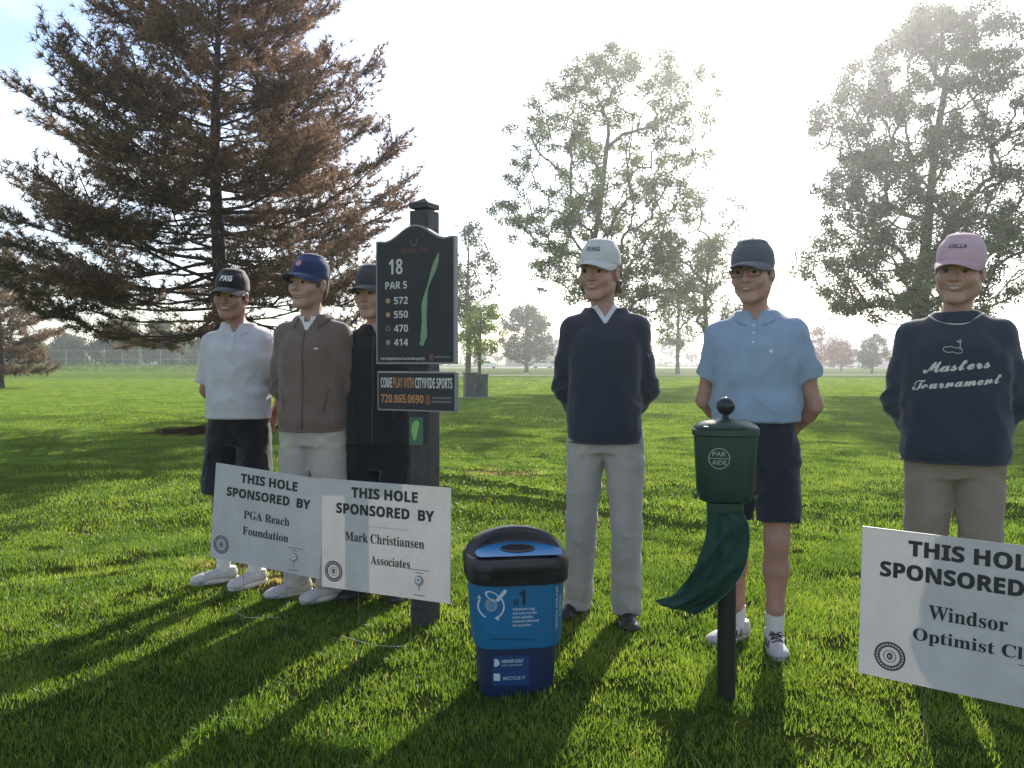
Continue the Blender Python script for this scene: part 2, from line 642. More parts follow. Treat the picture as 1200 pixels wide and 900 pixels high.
xs = np.linspace(-8, 70, 80)
yy = lambda x: 76 + 1.8 * np.sin(x / 22) + .02 * x
sheet('cart_path', [(x, yy(x) - 1.1) for x in xs], [(x, yy(x) + 1.1) for x in xs], mat('path_concrete', (.42, .38, .32), .9, var=.12, vscale=2), .03)
xs = np.linspace(-22, -6.5, 24)
sheet('infield_dirt', [(x, 110 - 8 * sqrt(max(0, 1 - ((x + 14.5) / 8.2) ** 2))) for x in xs], [(x, 110 + 12 * sqrt(max(0, 1 - ((x + 14.5) / 8.2) ** 2))) for x in xs],
      mat('red_dirt', (.36, .17, .10), .95, var=.12, vscale=1), .03)
xs = np.linspace(-30, 120, 60)
sheet('road', [(x, 168 + .02 * x) for x in xs], [(x, 184 + .02 * x) for x in xs], mat('road_asphalt', (.09, .088, .088), .9, var=.1, vscale=1), .04)


# ------------------------------------------------------------------ grass blades (uncountable: one object)
def blade_mat():
    m = bpy.data.materials.new('grass_blade'); m.use_nodes = True
    N, L = m.node_tree.nodes, m.node_tree.links
    p = N['Principled BSDF']; p.inputs['Roughness'].default_value = .42; p.inputs['Specular IOR Level'].default_value = .45
    oi = N.new('ShaderNodeObjectInfo'); geo = N.new('ShaderNodeNewGeometry')
    at_ = N.new('ShaderNodeAttribute'); at_.attribute_name = 'bc'
    s_ = N.new('ShaderNodeAttribute'); s_.attribute_name = 'straw'; s_.attribute_type = 'INSTANCER'
    r = N.new('ShaderNodeValToRGB'); e = r.color_ramp.elements
    e[0].position = 0; e[0].color = (.030, .058, .012, 1)
    e[1].position = 1; e[1].color = (.30, .26, .12, 1)
    for q, c in ((.35, (.075, .136, .023)), (.66, (.145, .208, .036)), (.93, (.20, .25, .055))):
        x = e.new(q); x.color = (*c, 1)
    nz_ = N.new('ShaderNodeTexNoise'); nz_.inputs['Scale'].default_value = 1.6; nz_.inputs['Detail'].default_value = 4
    L.new(geo.outputs['Position'], nz_.inputs['Vector'])
    a1 = N.new('ShaderNodeMath'); a1.operation = 'MULTIPLY_ADD'; a1.inputs[1].default_value = 1.3; a1.inputs[2].default_value = -.66
    L.new(nz_.outputs['Fac'], a1.inputs[0])
    a2 = N.new('ShaderNodeMath'); a2.operation = 'MULTIPLY_ADD'; a2.inputs[1].default_value = .16
    L.new(oi.outputs['Random'], a2.inputs[0]); L.new(a1.outputs[0], a2.inputs[2])
    a3 = N.new('ShaderNodeMath'); a3.operation = 'ADD'; a3.use_clamp = True
    L.new(a2.outputs[0], a3.inputs[0]); L.new(at_.outputs['Fac'], a3.inputs[1])
    L.new(a3.outputs[0], r.inputs['Fac'])
    mx = N.new('ShaderNodeMix'); mx.data_type = 'RGBA'; mx.inputs['B'].default_value = (.42, .34, .17, 1)
    L.new(s_.outputs['Fac'], mx.inputs['Factor']); L.new(r.outputs['Color'], mx.inputs['A'])
    col = mx.outputs['Result']
    L.new(col, p.inputs['Base Color'])
    t = N.new('ShaderNodeBsdfTranslucent')
    br = N.new('ShaderNodeMix'); br.data_type = 'RGBA'; br.blend_type = 'MULTIPLY'; br.inputs['Factor'].default_value = 1
    br.inputs['B'].default_value = (1.95, 1.95, 1.0, 1)
    L.new(col, br.inputs['A']); L.new(br.outputs['Result'], t.inputs['Color'])
    ms = N.new('ShaderNodeMixShader'); ms.inputs['Fac'].default_value = .5
    L.new(p.outputs[0], ms.inputs[1]); L.new(t.outputs[0], ms.inputs[2])
    L.new(ms.outputs[0], N['Material Output'].inputs['Surface'])
    return m


MBL = blade_mat()


def clump(name, n, rad, hmin, hmax, wid, lean=.5, seg=3):
    V = []; F = []; C = []
    k = 0
    for i in range(n):
        a = rng.random() * 2 * pi; r = rad * sqrt(rng.random())
        bx_, by_ = r * cos(a), r * sin(a)
        h = rng.uniform(hmin, hmax); w_ = wid * rng.uniform(.7, 1.3)
        ya = rng.random() * 2 * pi; le = lean * rng.random() ** 1.2 * h
        la = rng.random() * 2 * pi
        cc = rng.normal(.42, .11) if rng.random() > .03 else 1.0
        for j in range(seg + 1):
            t = j / seg
            ww = w_ * (1 - t ** 1.6) * .5
            cx_, cy_ = bx_ + le * t * t * cos(la), by_ + le * t * t * sin(la)
            z = h * (t - .18 * t * t * lean)
            if j == seg:
                V.append((cx_, cy_, z)); C.append(cc)
            else:
                V.append((cx_ - ww * cos(ya), cy_ - ww * sin(ya), z)); V.append((cx_ + ww * cos(ya), cy_ + ww * sin(ya), z)); C += [cc, cc]
        for j in range(seg - 1):
            F.append((k + 2 * j, k + 2 * j + 1, k + 2 * j + 3)); F.append((k + 2 * j, k + 2 * j + 3, k + 2 * j + 2))
        F.append((k + 2 * seg - 2, k + 2 * seg - 1, k + 2 * seg))
        k += 2 * seg + 1
    me = bpy.data.meshes.new(name)
    me.from_pydata(V, [], F); me.update()
    at_ = me.attributes.new('bc', 'FLOAT', 'POINT'); at_.data.foreach_set('value', np.array(C, np.float32))
    me.materials.append(MBL)
    return bpy.data.objects.new(name, me)


gcol = bpy.data.collections.new('grass_clumps')        # never linked to the scene: only instanced below
for i in range(4): gcol.objects.link(clump('clump_a%d' % i, 48, .085, .018, .042, .0036, .95))
for i in range(3): gcol.objects.link(clump('clump_b%d' % i, 50, .17, .018, .040, .0055, .95, 2))
for i in range(3): gcol.objects.link(clump('clump_c%d' % i, 50, .36, .018, .040, .012, .95, 2))
for i in range(2): gcol.objects.link(clump('clump_d%d' % i, 12, .06, .04, .085, .0038, .95))


def frustum_points(d0, d1, dens, xm=1.3):
    w1 = .62 * d1 + xm
    n = int(dens * (d1 - d0) * 2 * w1)
    P = np.column_stack([rng.uniform(-w1, w1, n), rng.uniform(d0, d1, n)])
    return P[np.abs(P[:, 0]) < .62 * P[:, 1] + xm]


PA = frustum_points(.6, 6.3, 200); PB = frustum_points(6.0, 17, 55); PCc = frustum_points(15, 66, 11)
PCc = PCc[rng.random(len(PCc)) < np.clip(1.25 - (PCc[:, 1] - 22) / 40, .0, 1)]
PD = frustum_points(1.2, 12, 9)
pts = []; idx = []; scl = []
for P, lo, n_, s0, s1 in ((PA, 0, 4, .8, 1.25), (PB, 4, 3, .8, 1.3), (PCc, 7, 3, .8, 1.3), (PD, 10, 2, .6, 1.2)):
    m_ = mulch_f(P[:, 0], P[:, 1]) < rng.random(len(P)) * .9 + .05
    P = P[m_]
    pts.append(P); idx.append(rng.integers(lo, lo + n_, len(P)))
    pn = .5 + .5 * np.sin(1.3 * P[:, 0] + .7 * np.sin(2.1 * P[:, 1])) * np.sin(1.7 * P[:, 1] + .6)
    scl.append(rng.uniform(s0, s1, len(P)) * (.78 + .42 * pn))
P = np.concatenate(pts); idx = np.concatenate(idx); scl = np.concatenate(scl)
st = straw_f(P[:, 0], P[:, 1])
keep = rng.random(len(P)) > st * .55
P, idx, scl, st = P[keep], idx[keep], scl[keep], st[keep]
scl = scl * (1 - .35 * st)
me = bpy.data.meshes.new('grass')
me.vertices.add(len(P))
me.vertices.foreach_set('co', np.column_stack([P, hgt(P[:, 0], P[:, 1]) - .003]).astype(np.float32).ravel())
for nm, ty, arr in (('gi', 'INT', idx.astype(np.int32)), ('gs', 'FLOAT', scl.astype(np.float32)), ('gr', 'FLOAT', (rng.random(len(P)) * 6.28).astype(np.float32)), ('straw', 'FLOAT', (st * (rng.random(len(P)) < .8)).astype(np.float32))):
    at_ = me.attributes.new(nm, ty, 'POINT'); at_.data.foreach_set('value', arr)
grass = bpy.data.objects.new('grass', me); link(grass)
tag(grass, 'short green lawn grass blades around the golfers', kind='stuff')
ng = bpy.data.node_groups.new('scatter_grass', 'GeometryNodeTree')
ng.interface.new_socket('Geometry', in_out='INPUT', socket_type='NodeSocketGeometry')
ng.interface.new_socket('Geometry', in_out='OUTPUT', socket_type='NodeSocketGeometry')
gi_ = ng.nodes.new('NodeGroupInput'); go_ = ng.nodes.new('NodeGroupOutput')
ci = ng.nodes.new('GeometryNodeCollectionInfo'); ci.inputs['Collection'].default_value = gcol
ci.inputs['Separate Children'].default_value = True; ci.inputs['Reset Children'].default_value = True
iop = ng.nodes.new('GeometryNodeInstanceOnPoints'); iop.inputs['Pick Instance'].default_value = True


def named(nm, ty):
    a = ng.nodes.new('GeometryNodeInputNamedAttribute'); a.data_type = ty; a.inputs['Name'].default_value = nm
    return a.outputs['Attribute']


cx_ = ng.nodes.new('ShaderNodeCombineXYZ')
ng.links.new(named('gr', 'FLOAT'), cx_.inputs['Z'])
m2p = ng.nodes.new('GeometryNodeMeshToPoints')
ng.links.new(gi_.outputs[0], m2p.inputs['Mesh'])
ng.links.new(m2p.outputs[0], iop.inputs['Points'])
ng.links.new(ci.outputs[0], iop.inputs['Instance'])
ng.links.new(named('gi', 'INT'), iop.inputs['Instance Index'])
ng.links.new(cx_.outputs[0], iop.inputs['Rotation'])
ng.links.new(named('gs', 'FLOAT'), iop.inputs['Scale'])
ng.links.new(iop.outputs[0], go_.inputs[0])
md = grass.modifiers.new('scatter', 'NODES'); md.node_group = ng


# ------------------------------------------------------------------ trees
def leaf_mat(name, c1, c2, c3=None, tr=.4, rough=.55, scale=.8):
    m = bpy.data.materials.new(name); m.use_nodes = True
    N, L = m.node_tree.nodes, m.node_tree.links
    p = N['Principled BSDF']; p.inputs['Roughness'].default_value = rough; p.inputs['Specular IOR Level'].default_value = .25
    a = N.new('ShaderNodeAttribute'); a.attribute_name = 'tone'
    r = N.new('ShaderNodeValToRGB'); e = r.color_ramp.elements
    e[0].position = .2; e[0].color = (*c1, 1); e[1].position = .8; e[1].color = (*(c3 or c2), 1)
    if c3:
        x = e.new(.5); x.color = (*c2, 1)
    L.new(a.outputs['Fac'], r.inputs['Fac'])
    L.new(r.outputs['Color'], p.inputs['Base Color'])
    t = N.new('ShaderNodeBsdfTranslucent'); L.new(r.outputs['Color'], t.inputs['Color'])
    ms = N.new('ShaderNodeMixShader'); ms.inputs['Fac'].default_value = tr
    L.new(p.outputs[0], ms.inputs[1]); L.new(t.outputs[0], ms.inputs[2])
    L.new(ms.outputs[0], N['Material Output'].inputs['Surface'])
    return m


M_BARK = mat('grey_bark', (.085, .068, .055), .95, var=.3, vscale=9, bump=1, bscale=30, stretch=(1, 1, .25))
M_BARKP = mat('pine_bark', (.050, .036, .030), .95, var=.35, vscale=8, bump=1, bscale=24, stretch=(1, 1, .3))
L_GREEN = leaf_mat('leaf_green', (.050, .090, .018), (.095, .150, .030), (.16, .21, .045), .48)
L_DARK = leaf_mat('leaf_dark', (.028, .056, .014), (.048, .088, .020), (.08, .125, .03), .40)
L_PALE = leaf_mat('leaf_pale', (.12, .19, .03), (.20, .27, .05), None, .5)
L_RED = leaf_mat('leaf_red', (.10, .025, .022), (.19, .05, .035), None, .35)
L_GREY = leaf_mat('leaf_greygreen', (.055, .075, .035), (.10, .125, .055), None, .35)
N_PINE = leaf_mat('needle_brown', (.058, .060, .030), (.135, .096, .056), (.27, .155, .095), .42, .6)


def gen_tree(base, trunk, centers, r_base, up=.35, sag=0.0, seg=4, pen=.35, curve=.25):
    """grow limbs from a trunk polyline to every cluster centre; returns chains of (points, radii)"""
    T = np.array(trunk, float)
    pos = [T[0]]; par = [-1]; plen = [0.0]
    for i in range(1, len(T)):
        for k in range(1, 5):
            pos.append(T[i - 1] + (T[i] - T[i - 1]) * k / 4); par.append(len(pos) - 2)
            plen.append(plen[-1] + np.linalg.norm(pos[-1] - pos[-2]))
    C = np.array(centers, float)
    mid = T[len(T) // 2]
    order = np.argsort(np.linalg.norm((C - mid) * (1, 1, .8), axis=1))
    for ci_ in order:
        c = C[ci_]
        A = np.array(pos)
        d = np.linalg.norm(A - c, axis=1)
        cost = d + pen * np.array(plen) + 1.2 * np.maximum(0, A[:, 2] - c[2] + .25 * d)
        cost[0:2] += 3
        j = int(np.argmin(cost))
        p0 = pos[j]; L = d[j]
        side = rng.normal(size=3) * curve * L * .3
        ctrl = (p0 + c) / 2 + np.array([0, 0, up * L * .3 - sag * L * .2]) + side
        last = j
        n = max(2, int(seg * min(1.5, L / 1.5)) + 1)
        for k in range(1, n + 1):
            t = k / n
            q = (1 - t) ** 2 * p0 + 2 * t * (1 - t) * ctrl + t * t * c + (rng.normal(size=3) * .03 * L if k < n else 0)
            pos.append(q); par.append(last); plen.append(plen[last] + np.linalg.norm(q - pos[last])); last = len(pos) - 1
    n = len(pos)
    area = np.zeros(n); ch = [[] for _ in range(n)]
    for i in range(n - 1, 0, -1):
        area[i] += .00 if ch[i] else 1.0
        if area[i] == 0: area[i] = 1.0
        area[par[i]] += area[i]
        ch[par[i]].append(i)
    rad = r_base * (area / area[0]) ** .5
    rad = np.maximum(rad, r_base * .030)
    chains = []
    stack = [(0, None)]
    while stack:
        i, frm = stack.pop()
        P = [] if frm is None else [pos[frm]]
        R = [] if frm is None else [min(rad[frm], rad[i] * 1.25)]
        while True:
            P.append(pos[i]); R.append(rad[i])
            if not ch[i]: break
            c2 = sorted(ch[i], key=lambda q: -rad[q])
            for q in c2[1:]: stack.append((q, i))
            i = c2[0]
        if len(P) > 1:
            R[-1] *= .6
            chains.append((np.array(P), np.array(R)))
    return chains


def leaves(centers, n, spread, size, flat=.8, tone=None, asp=.55, curl=True):
    """many small folded leaf faces round the cluster centres"""
    C = np.array(centers, float)
    m = len(C)
    cnt = np.maximum(1, (n * rng.uniform(.6, 1.4, m)).astype(int))
    rep = np.repeat(np.arange(m), cnt)
    N_ = len(rep)
    sp = (spread * rng.uniform(.6, 1.35, m))[rep][:, None]
    u = rng.normal(size=(N_, 3)); u /= np.linalg.norm(u, axis=1)[:, None]
    rr = rng.random((N_, 1)) ** .45
    off = u * rr * sp * np.array([1, 1, flat])
    # second-level bunching
    off += rng.normal(size=(N_, 3)) * spread * .12
    P = C[rep] + off
    d = rng.normal(size=(N_, 3)); d[:, 2] -= .35; d /= np.linalg.norm(d, axis=1)[:, None]
    w = np.cross(d, rng.normal(size=(N_, 3))); w /= np.linalg.norm(w, axis=1)[:, None] + 1e-9
    s = (size * rng.uniform(.6, 1.35, N_))[:, None]
    nrm = np.cross(d, w) * .22
    V = np.empty((N_, 4, 3))
    V[:, 0] = P - d * s * .5; V[:, 1] = P + w * s * asp * .5 + nrm * s; V[:, 2] = P + d * s * .5; V[:, 3] = P - w * s * asp * .5 + nrm * s
    F = np.arange(N_ * 4).reshape(-1, 4)
    ct = rng.random(m)
    t = np.clip((tone(P) if tone else 0) + .55 * ct[rep] + .45 * rng.random(N_), 0, 1)
    return V.reshape(-1, 3), F, np.repeat(t, 4)


def envelope(n, profile, z0, z1, lean=(0, 0), hollow=.35, gaps=8, gapr=.9, seed=0, squash=1.0):
    """cluster centres: profile(t)-> (radius left, radius right) over height t 0..1"""
    r = np.random.default_rng(seed)
    G_ = []
    for _ in range(gaps):
        t = r.random(); a = r.random() * 6.28
        R = max(profile(t))
        G_.append((cos(a) * R * .75, sin(a) * R * .75, z0 + t * (z1 - z0), gapr * r.uniform(.6, 1.3)))
    out = []
    tries = 0
    while len(out) < n and tries < n * 60:
        tries += 1
        t = r.random(); a = r.random() * 6.28
        rl, rr_ = profile(t)
        R = rr_ if cos(a) > 0 else rl
        rho = (hollow + (1 - hollow) * r.random() ** .6) if r.random() < .85 else r.random()
        if r.random() > (max(rl, rr_) / 4.0) ** .7 + .15: continue
        p = np.array([cos(a) * R * rho + lean[0] * t, sin(a) * (rl + rr_) / 2 * rho * squash + lean[1] * t, z0 + t * (z1 - z0) + r.normal() * .15])
        if any(np.linalg.norm(p - g[:3]) < g[3] for g in G_): continue
        out.append(p)
    return np.array(out)


def tree(name, label, loc, trunk, centers, r_base, leafm, n, spread, size, barkm=None, group=None, flat=.75, sides=6, tone=None,
         up=.35, pen=.35, cat='tree', asp=.55, curve=.25, sag=0.0):
    root = empty(name, loc, 0, label, cat, group)
    ch = gen_tree(None, trunk, centers, r_base, up=up, pen=pen, curve=curve, sag=sag)
    main, rest = ch[0], ch[1:]
    m = MB()
    P, R = main
    R = R.copy(); R[0] *= 1.35
    m.tube(P, R, 10)
    m.build('trunk', barkm or M_BARK, root, True)
    m = MB()
    for P, R in rest: m.tube(P, R, sides if R[0] > .04 else 4, caps=False)
    if m.V: tag(m.build('limbs', barkm or M_BARK, root, True), kind='stuff')
    V, F, t = leaves(centers, n, spread, size, flat, tone, asp)
    o = new_mesh('crown', V, F, leafm, False, root)
    a = o.data.attributes.new('tone', 'FLOAT', 'POINT'); a.data.foreach_set('value', t.astype(np.float32))
    return root


def prof(tab):
    T = np.array(tab, float)
    return lambda t: (float(np.interp(t, T[:, 0], T[:, 1])), float(np.interp(t, T[:, 0], T[:, 2])))


# ---- the big browned pine ---------------------------------------------------
def pine(name, label, loc, H, z0, profL, nwh, seed, r_base, tuft_step=.16, nl=13, needle=.17, dens=1.0, group=None, bare=.45, wid=.010):
    r = np.random.default_rng(seed)
    root = empty(name, loc, 0, label, 'tree', group)
    tr = np.array([(.05 * sin(z * .9), .04 * cos(z * .7), z) for z in np.linspace(-.1, H, 18)])
    m = MB(); m.tube(tr, [r_base * (1 - .93 * (z / H)) + .008 + (.07 * r_base * 8 if z < .2 else 0) for z in tr[:, 2]], 12)
    m.build('trunk', M_BARKP, root, True)
    mb = MB(); tw = MB()
    TP = []; TD = []; TT = []
    zs = np.linspace(z0, H - .25, nwh)
    for wi, z in enumerate(zs):
        t = (z - z0) / (H - z0)
        nb = r.integers(4, 7) if t < .85 else 4
        a0 = r.random() * 6.28
        for b in range(nb):
            a = a0 + b * 6.28 / nb + r.normal() * .22
            rl, rr_ = profL(t)
            mixf = .5 + .5 * cos(a)
            Lb = (rl * (1 - mixf) + rr_ * mixf) * r.uniform(.72, 1.10)
            if Lb < .25: Lb = .25
            if t > .08 and r.random() < .16: Lb *= .55
            d = np.array([cos(a), sin(a), 0])
            el = .08 + .30 * t + r.normal() * .13
            n = 9
            P = []
            for k in range(n + 1):
                s = k / n
                zz = Lb * (el * s - .26 * (1 - t) * s * 1.2 + (.20 + .1 * r.random()) * s ** 2.6)
                q = np.array([0.05 * sin(z * .9), .04 * cos(z * .7), z + r.normal() * .01]) + d * Lb * s + np.array([0, 0, zz])
                q += np.cross(d, (0, 0, 1)) * (.10 * Lb * sin(s * 2.6 + a * 3)) * s
                P.append(q)
            P = np.array(P)
            rb = (.006 + .0072 * Lb * (1.15 - .4 * t)) * r.uniform(.6, 1.15)
            mb.tube(P, [rb * (1 - .85 * k / n) + .003 for k in range(n + 1)], 6, caps=False)
            # branchlets
            nbl = int((6 + Lb * 7.5) * dens)
            for q in range(nbl):
                s = r.uniform(.18, 1.0) ** .8
                i = min(int(s * n), n - 1); f = s * n - i
                p = P[i] * (1 - f) + P[i + 1] * f
                tan_ = P[i + 1] - P[i]; tan_ /= np.linalg.norm(tan_)
                sd = np.cross(tan_, (0, 0, 1)); sd /= np.linalg.norm(sd) + 1e-9
                sg = 1 if r.random() < .5 else -1
                ll = (.25 + .42 * Lb * (1 - s) ** .8 * .55 + .12) * r.uniform(.6, 1.25)
                dd = tan_ * .75 + sd * sg * r.uniform(.5, 1.1) + np.array([0, 0, r.uniform(-.25, .45)])
                dd /= np.linalg.norm(dd)
                e = p + dd * ll + np.array([0, 0, .10 * ll])
                mq = (p + e) / 2 + np.array([0, 0, -.05 * ll])
                tw.tube([p, mq, e], [.007, .005, .003], 3, caps=False)
                live = s > bare * max(0.05, 1 - 1.9 * t) + r.normal() * .10
                if not live: continue
                nt = max(2, int(ll / tuft_step))
                for k in range(nt + 1):
                    u = k / max(nt, 1)
                    if u < .12: continue
                    c = p * (1 - u) ** 2 + 2 * mq * u * (1 - u) + e * u * u
                    TP.append(c + r.normal(size=3) * .02); TD.append(dd + r.normal(size=3) * .25 + np.array([0, 0, .25]))
                    TT.append(.24 + .30 * s + .42 * t + r.normal() * .15 + .14 * cos(a) + .10 * cos(a * 3 + z * 2))
    tag(mb.build('limbs', M_BARKP, root, True), kind='stuff')
    tag(tw.build('twigs', M_BARKP, root, False), kind='stuff')
    TP = np.array(TP); TD = np.array(TD); TT = np.array(TT)
    TD /= np.linalg.norm(TD, axis=1)[:, None]
    M = len(TP)
    rep = np.repeat(np.arange(M), nl)
    K = len(rep)
    dv = TD[rep] * .7 + r.normal(size=(K, 3)) * .62
    dv /= np.linalg.norm(dv, axis=1)[:, None]
    b0 = TP[rep] - TD[rep] * .05 * r.random((K, 1))
    L_ = needle * r.uniform(.6, 1.2, (K, 1))
    w = np.cross(dv, r.normal(size=(K, 3))); w /= np.linalg.norm(w, axis=1)[:, None] + 1e-9
    V = np.empty((K, 3, 3))
    V[:, 0] = b0 - w * wid * .5; V[:, 1] = b0 + w * wid * .5; V[:, 2] = b0 + dv * L_
    V[:, 2, 2] -= .012
    o = new_mesh('needles', V.reshape(-1, 3), np.arange(K * 3).reshape(-1, 3), N_PINE, False, root)
    a = o.data.attributes.new('tone', 'FLOAT', 'POINT')
    a.data.foreach_set('value', np.repeat(np.clip(TT[rep] + r.normal(size=K) * .10, 0, 1), 3).astype(np.float32))
    print('pine tufts', M, 'tris', K)
    return root


pine('pine_tree', 'huge pine tree with browned needles and bare lower limbs behind the golfers on the left',
     PINE, 8.75, 1.85, prof([(0, 3.1, 3.0), (.08, 4.1, 3.6), (.21, 4.1, 3.8), (.34, 3.9, 3.6), (.475, 3.4, 3.3), (.53, 2.7, 3.1), (.66, 2.3, 2.7), (.81, 1.95, 2.2), (.93, 1.4, 1.5), (1, .8, .8)]),
     31, 5, .19, nl=12, dens=1.55, tuft_step=.11, needle=.15, wid=.017, bare=.62)
pz = G(-14, 433.5)
pine('pine_tree', 'brown needled pine cut off by the left edge of the view, beyond the lawn',
     (-24.6, 41, 0), 7.0, .9, prof([(0, 2.6, 2.4), (.25, 2.8, 2.5), (.6, 2.0, 1.9), (1, .3, .3)]), 20, 9, .14, nl=10, needle=.30, dens=.9, wid=.036, tuft_step=.20, bare=.15)

# ---- broad tree in the middle
c0 = G(702, 39.0, True)
cen = envelope(600, prof([(0, .9, .6), (.1, 2.6, 2.6), (.25, 2.5, 3.0), (.4, 3.2, 3.5), (.6, 3.9, 4.1), (.8, 3.3, 3.9), (.93, 2.1, 2.9), (1, .9, 1.5)]), 3.1, 11.6, lean=(.6, 0), hollow=.25, gaps=26, gapr=.55, seed=3)
ex = []
for k in range(20):   # long low limbs reaching out left and right
    t = k / 19
    ex.append((-3.4 + .9 * t + rng.normal() * .3, rng.normal() * .7, 6.6 - 1.1 * t + rng.normal() * .15))
for k in range(14):
    ex.append((1.2 + 3.0 * k / 13, rng.normal() * .6, 2.6 + 2.1 * k / 13 + rng.normal() * .3))
low = np.column_stack([rng.uniform(1.0, 4.9, 85), rng.uniform(-1.6, 1.6, 85), rng.uniform(2.0, 5.4, 85)])
cen = np.vstack([cen, ex, low]) * 1.30
tree('broad_tree', 'wide spreading tree with open crown behind the navy pullover golfer', c0,
     [(0, 0, -.1), (.05, 0, 2.0), (-.15, .1, 4.1), (-.25, .1, 6.5), (.1, 0, 9.0), (.4, 0, 11.6)], cen, .27, L_GREEN, 128, .42, .112, pen=.22, up=.5, curve=.5)

# ---- sparse hazy tree right of it
c1 = G(826, 45.0, True)
cen = envelope(190, prof([(0, 1.2, 1.2), (.25, 2.8, 3.0), (.5, 3.2, 3.4), (.8, 2.2, 2.6), (1, .6, .8)]), 2.6, 10.4, hollow=.3, gaps=10, gapr=.9, seed=5)
tree('sparse_tree', 'thin half bare tree standing right of the broad tree behind the blue polo man', c1,
     [(0, 0, -.1), (.1, 0, 2.0), (0, .1, 4.5), (.3, 0, 7.5)], cen, .16, L_GREY, 85, .50, .105, pen=.2, up=.6, curve=.4)

# ---- big leafy tree on the right
c2 = G(1078, 35.0, True)
cen = envelope(620, prof([(0, 2.4, 2.2), (.10, 4.2, 4.6), (.25, 4.6, 5.6), (.42, 4.0, 5.4), (.55, 3.3, 5.2), (.68, 4.3, 5.4), (.82, 3.2, 4.6), (.92, 1.3, 3.6), (1, .6, 1.6)]), 2.9, 14.4, lean=(.2, 0), hollow=.35, gaps=34, gapr=.78, seed=11) * 1.07
tree('leafy_tree', 'tall dense green tree against the sun behind the navy sweatshirt golfer', c2,
     [(0, 0, -.1), (.0, 0, 2.2), (.1, .1, 4.5), (.3, .1, 7.0), (.5, 0, 10.0), (.9, 0, 12.5)], cen, .36, L_DARK, 200, .52, .122, pen=.25, up=.4, curve=.4)

# ---- trees left of centre behind the hole sign
c3 = at(548, 440, 58); c3.z = float(hgt(c3.x, c3.y))
cen = envelope(130, prof([(0, 1.4, 1.4), (.3, 2.6, 2.4), (.6, 2.4, 2.0), (.85, 1.4, 1.6), (1, .5, .6)]), 2.4, 10.6, hollow=.3, gaps=8, gapr=.9, seed=21)
tree('upright_tree', 'tall loose tree rising just right of the hole sign', c3, [(0, 0, -.1), (.1, 0, 2.5), (0, 0, 6), (.1, 0, 9.5)], cen, .20, L_GREY, 70, .6, .18, pen=.2)
c4 = at(562, 440, 46); c4.z = float(hgt(c4.x, c4.y))
cen = envelope(50, prof([(0, .8, .8), (.4, 1.5, 1.4), (.8, 1.1, 1.0), (1, .4, .4)]), 1.5, 4.5, hollow=.2, gaps=3, gapr=.5, seed=22)
tree('young_tree', 'small bright yellow green tree behind the grey utility boxes', c4, [(0, 0, -.1), (0, 0, 1.6), (.1, 0, 3.8)], cen, .09, L_PALE, 85, .38, .12, pen=.2)
# ---- far trees across the field
c5 = at(617, 436, 118); c5.z = float(hgt(c5.x, c5.y))
cen = envelope(200, prof([(0, 2.6, 2.8), (.3, 4.2, 4.0), (.7, 3.8, 3.4), (1, 1.4, 1.0)]), 1.8, 9.0, hollow=.3, gaps=8, gapr=1.1, seed=23)
tree('round_tree', 'round dark tree far across the field left of the navy pullover golfer', c5, [(0, 0, -.1), (0, 0, 2), (0, 0, 7)], cen, .3, L_DARK, 60, .8, .30)
c6 = at(794, 438, 88); c6.z = float(hgt(c6.x, c6.y))
cen = envelope(80, prof([(0, 1.8, 1.8), (.4, 3.0, 3.2), (.8, 2.2, 2.4), (1, .8, .8)]), 3.0, 11.0, hollow=.3, gaps=8, gapr=1.0, seed=24)
tree('slender_tree', 'slender trunked tree far out on the field between the two middle golfers', c6, [(0, 0, -.1), (0, 0, 3), (.1, 0, 9)], cen, .22, L_GREEN, 70, .7, .24)
for px_, d_, zt_, w_, lm_, lb_, nm_ in (
        (962, 120, 6.4, 3.6, L_RED, 'wide maroon leaved tree in front of the low building', 'maroon_tree'),
        (986, 128, 4.2, 2.4, L_RED, 'smaller maroon bush right of the wide maroon tree', 'maroon_bush'),
        (1022, 104, 5.0, 2.2, L_GREY, 'small hazy tree left of the navy sweatshirt golfer', 'small_tree'),
        (668, 140, 6.5, 3.0, L_DARK, 'dark low tree by the parked cars', 'dark_tree'),
        (850, 135, 8.5, 4.0, L_GREY, 'grey green tree far behind the blue polo man', 'far_tree'),
        (905, 150, 9.0, 4.4, L_DARK, 'far dark tree right of the blue polo man', 'far_tree'),
        (745, 150, 9.5, 4.6, L_DARK, 'far dark tree seen past the pullover sleeve', 'far_tree'),
        (1150, 120, 8.0, 4.5, L_DARK, 'far dark tree behind the sweatshirt shoulder', 'far_tree')):
    c_ = at(px_, 436, d_); c_.z = float(hgt(c_.x, c_.y))
    cen = envelope(62, prof([(0, w_ * .6, w_ * .6), (.35, w_, w_), (.75, w_ * .75, w_ * .8), (1, w_ * .25, w_ * .25)]), .9, zt_, hollow=.2, gaps=4, gapr=.8, seed=int(px_))
    tree(nm_, lb_, c_, [(0, 0, -.1), (0, 0, zt_ * .3), (0, 0, zt_ * .8)], cen, .16, lm_, 60, w_ * .24, .26)
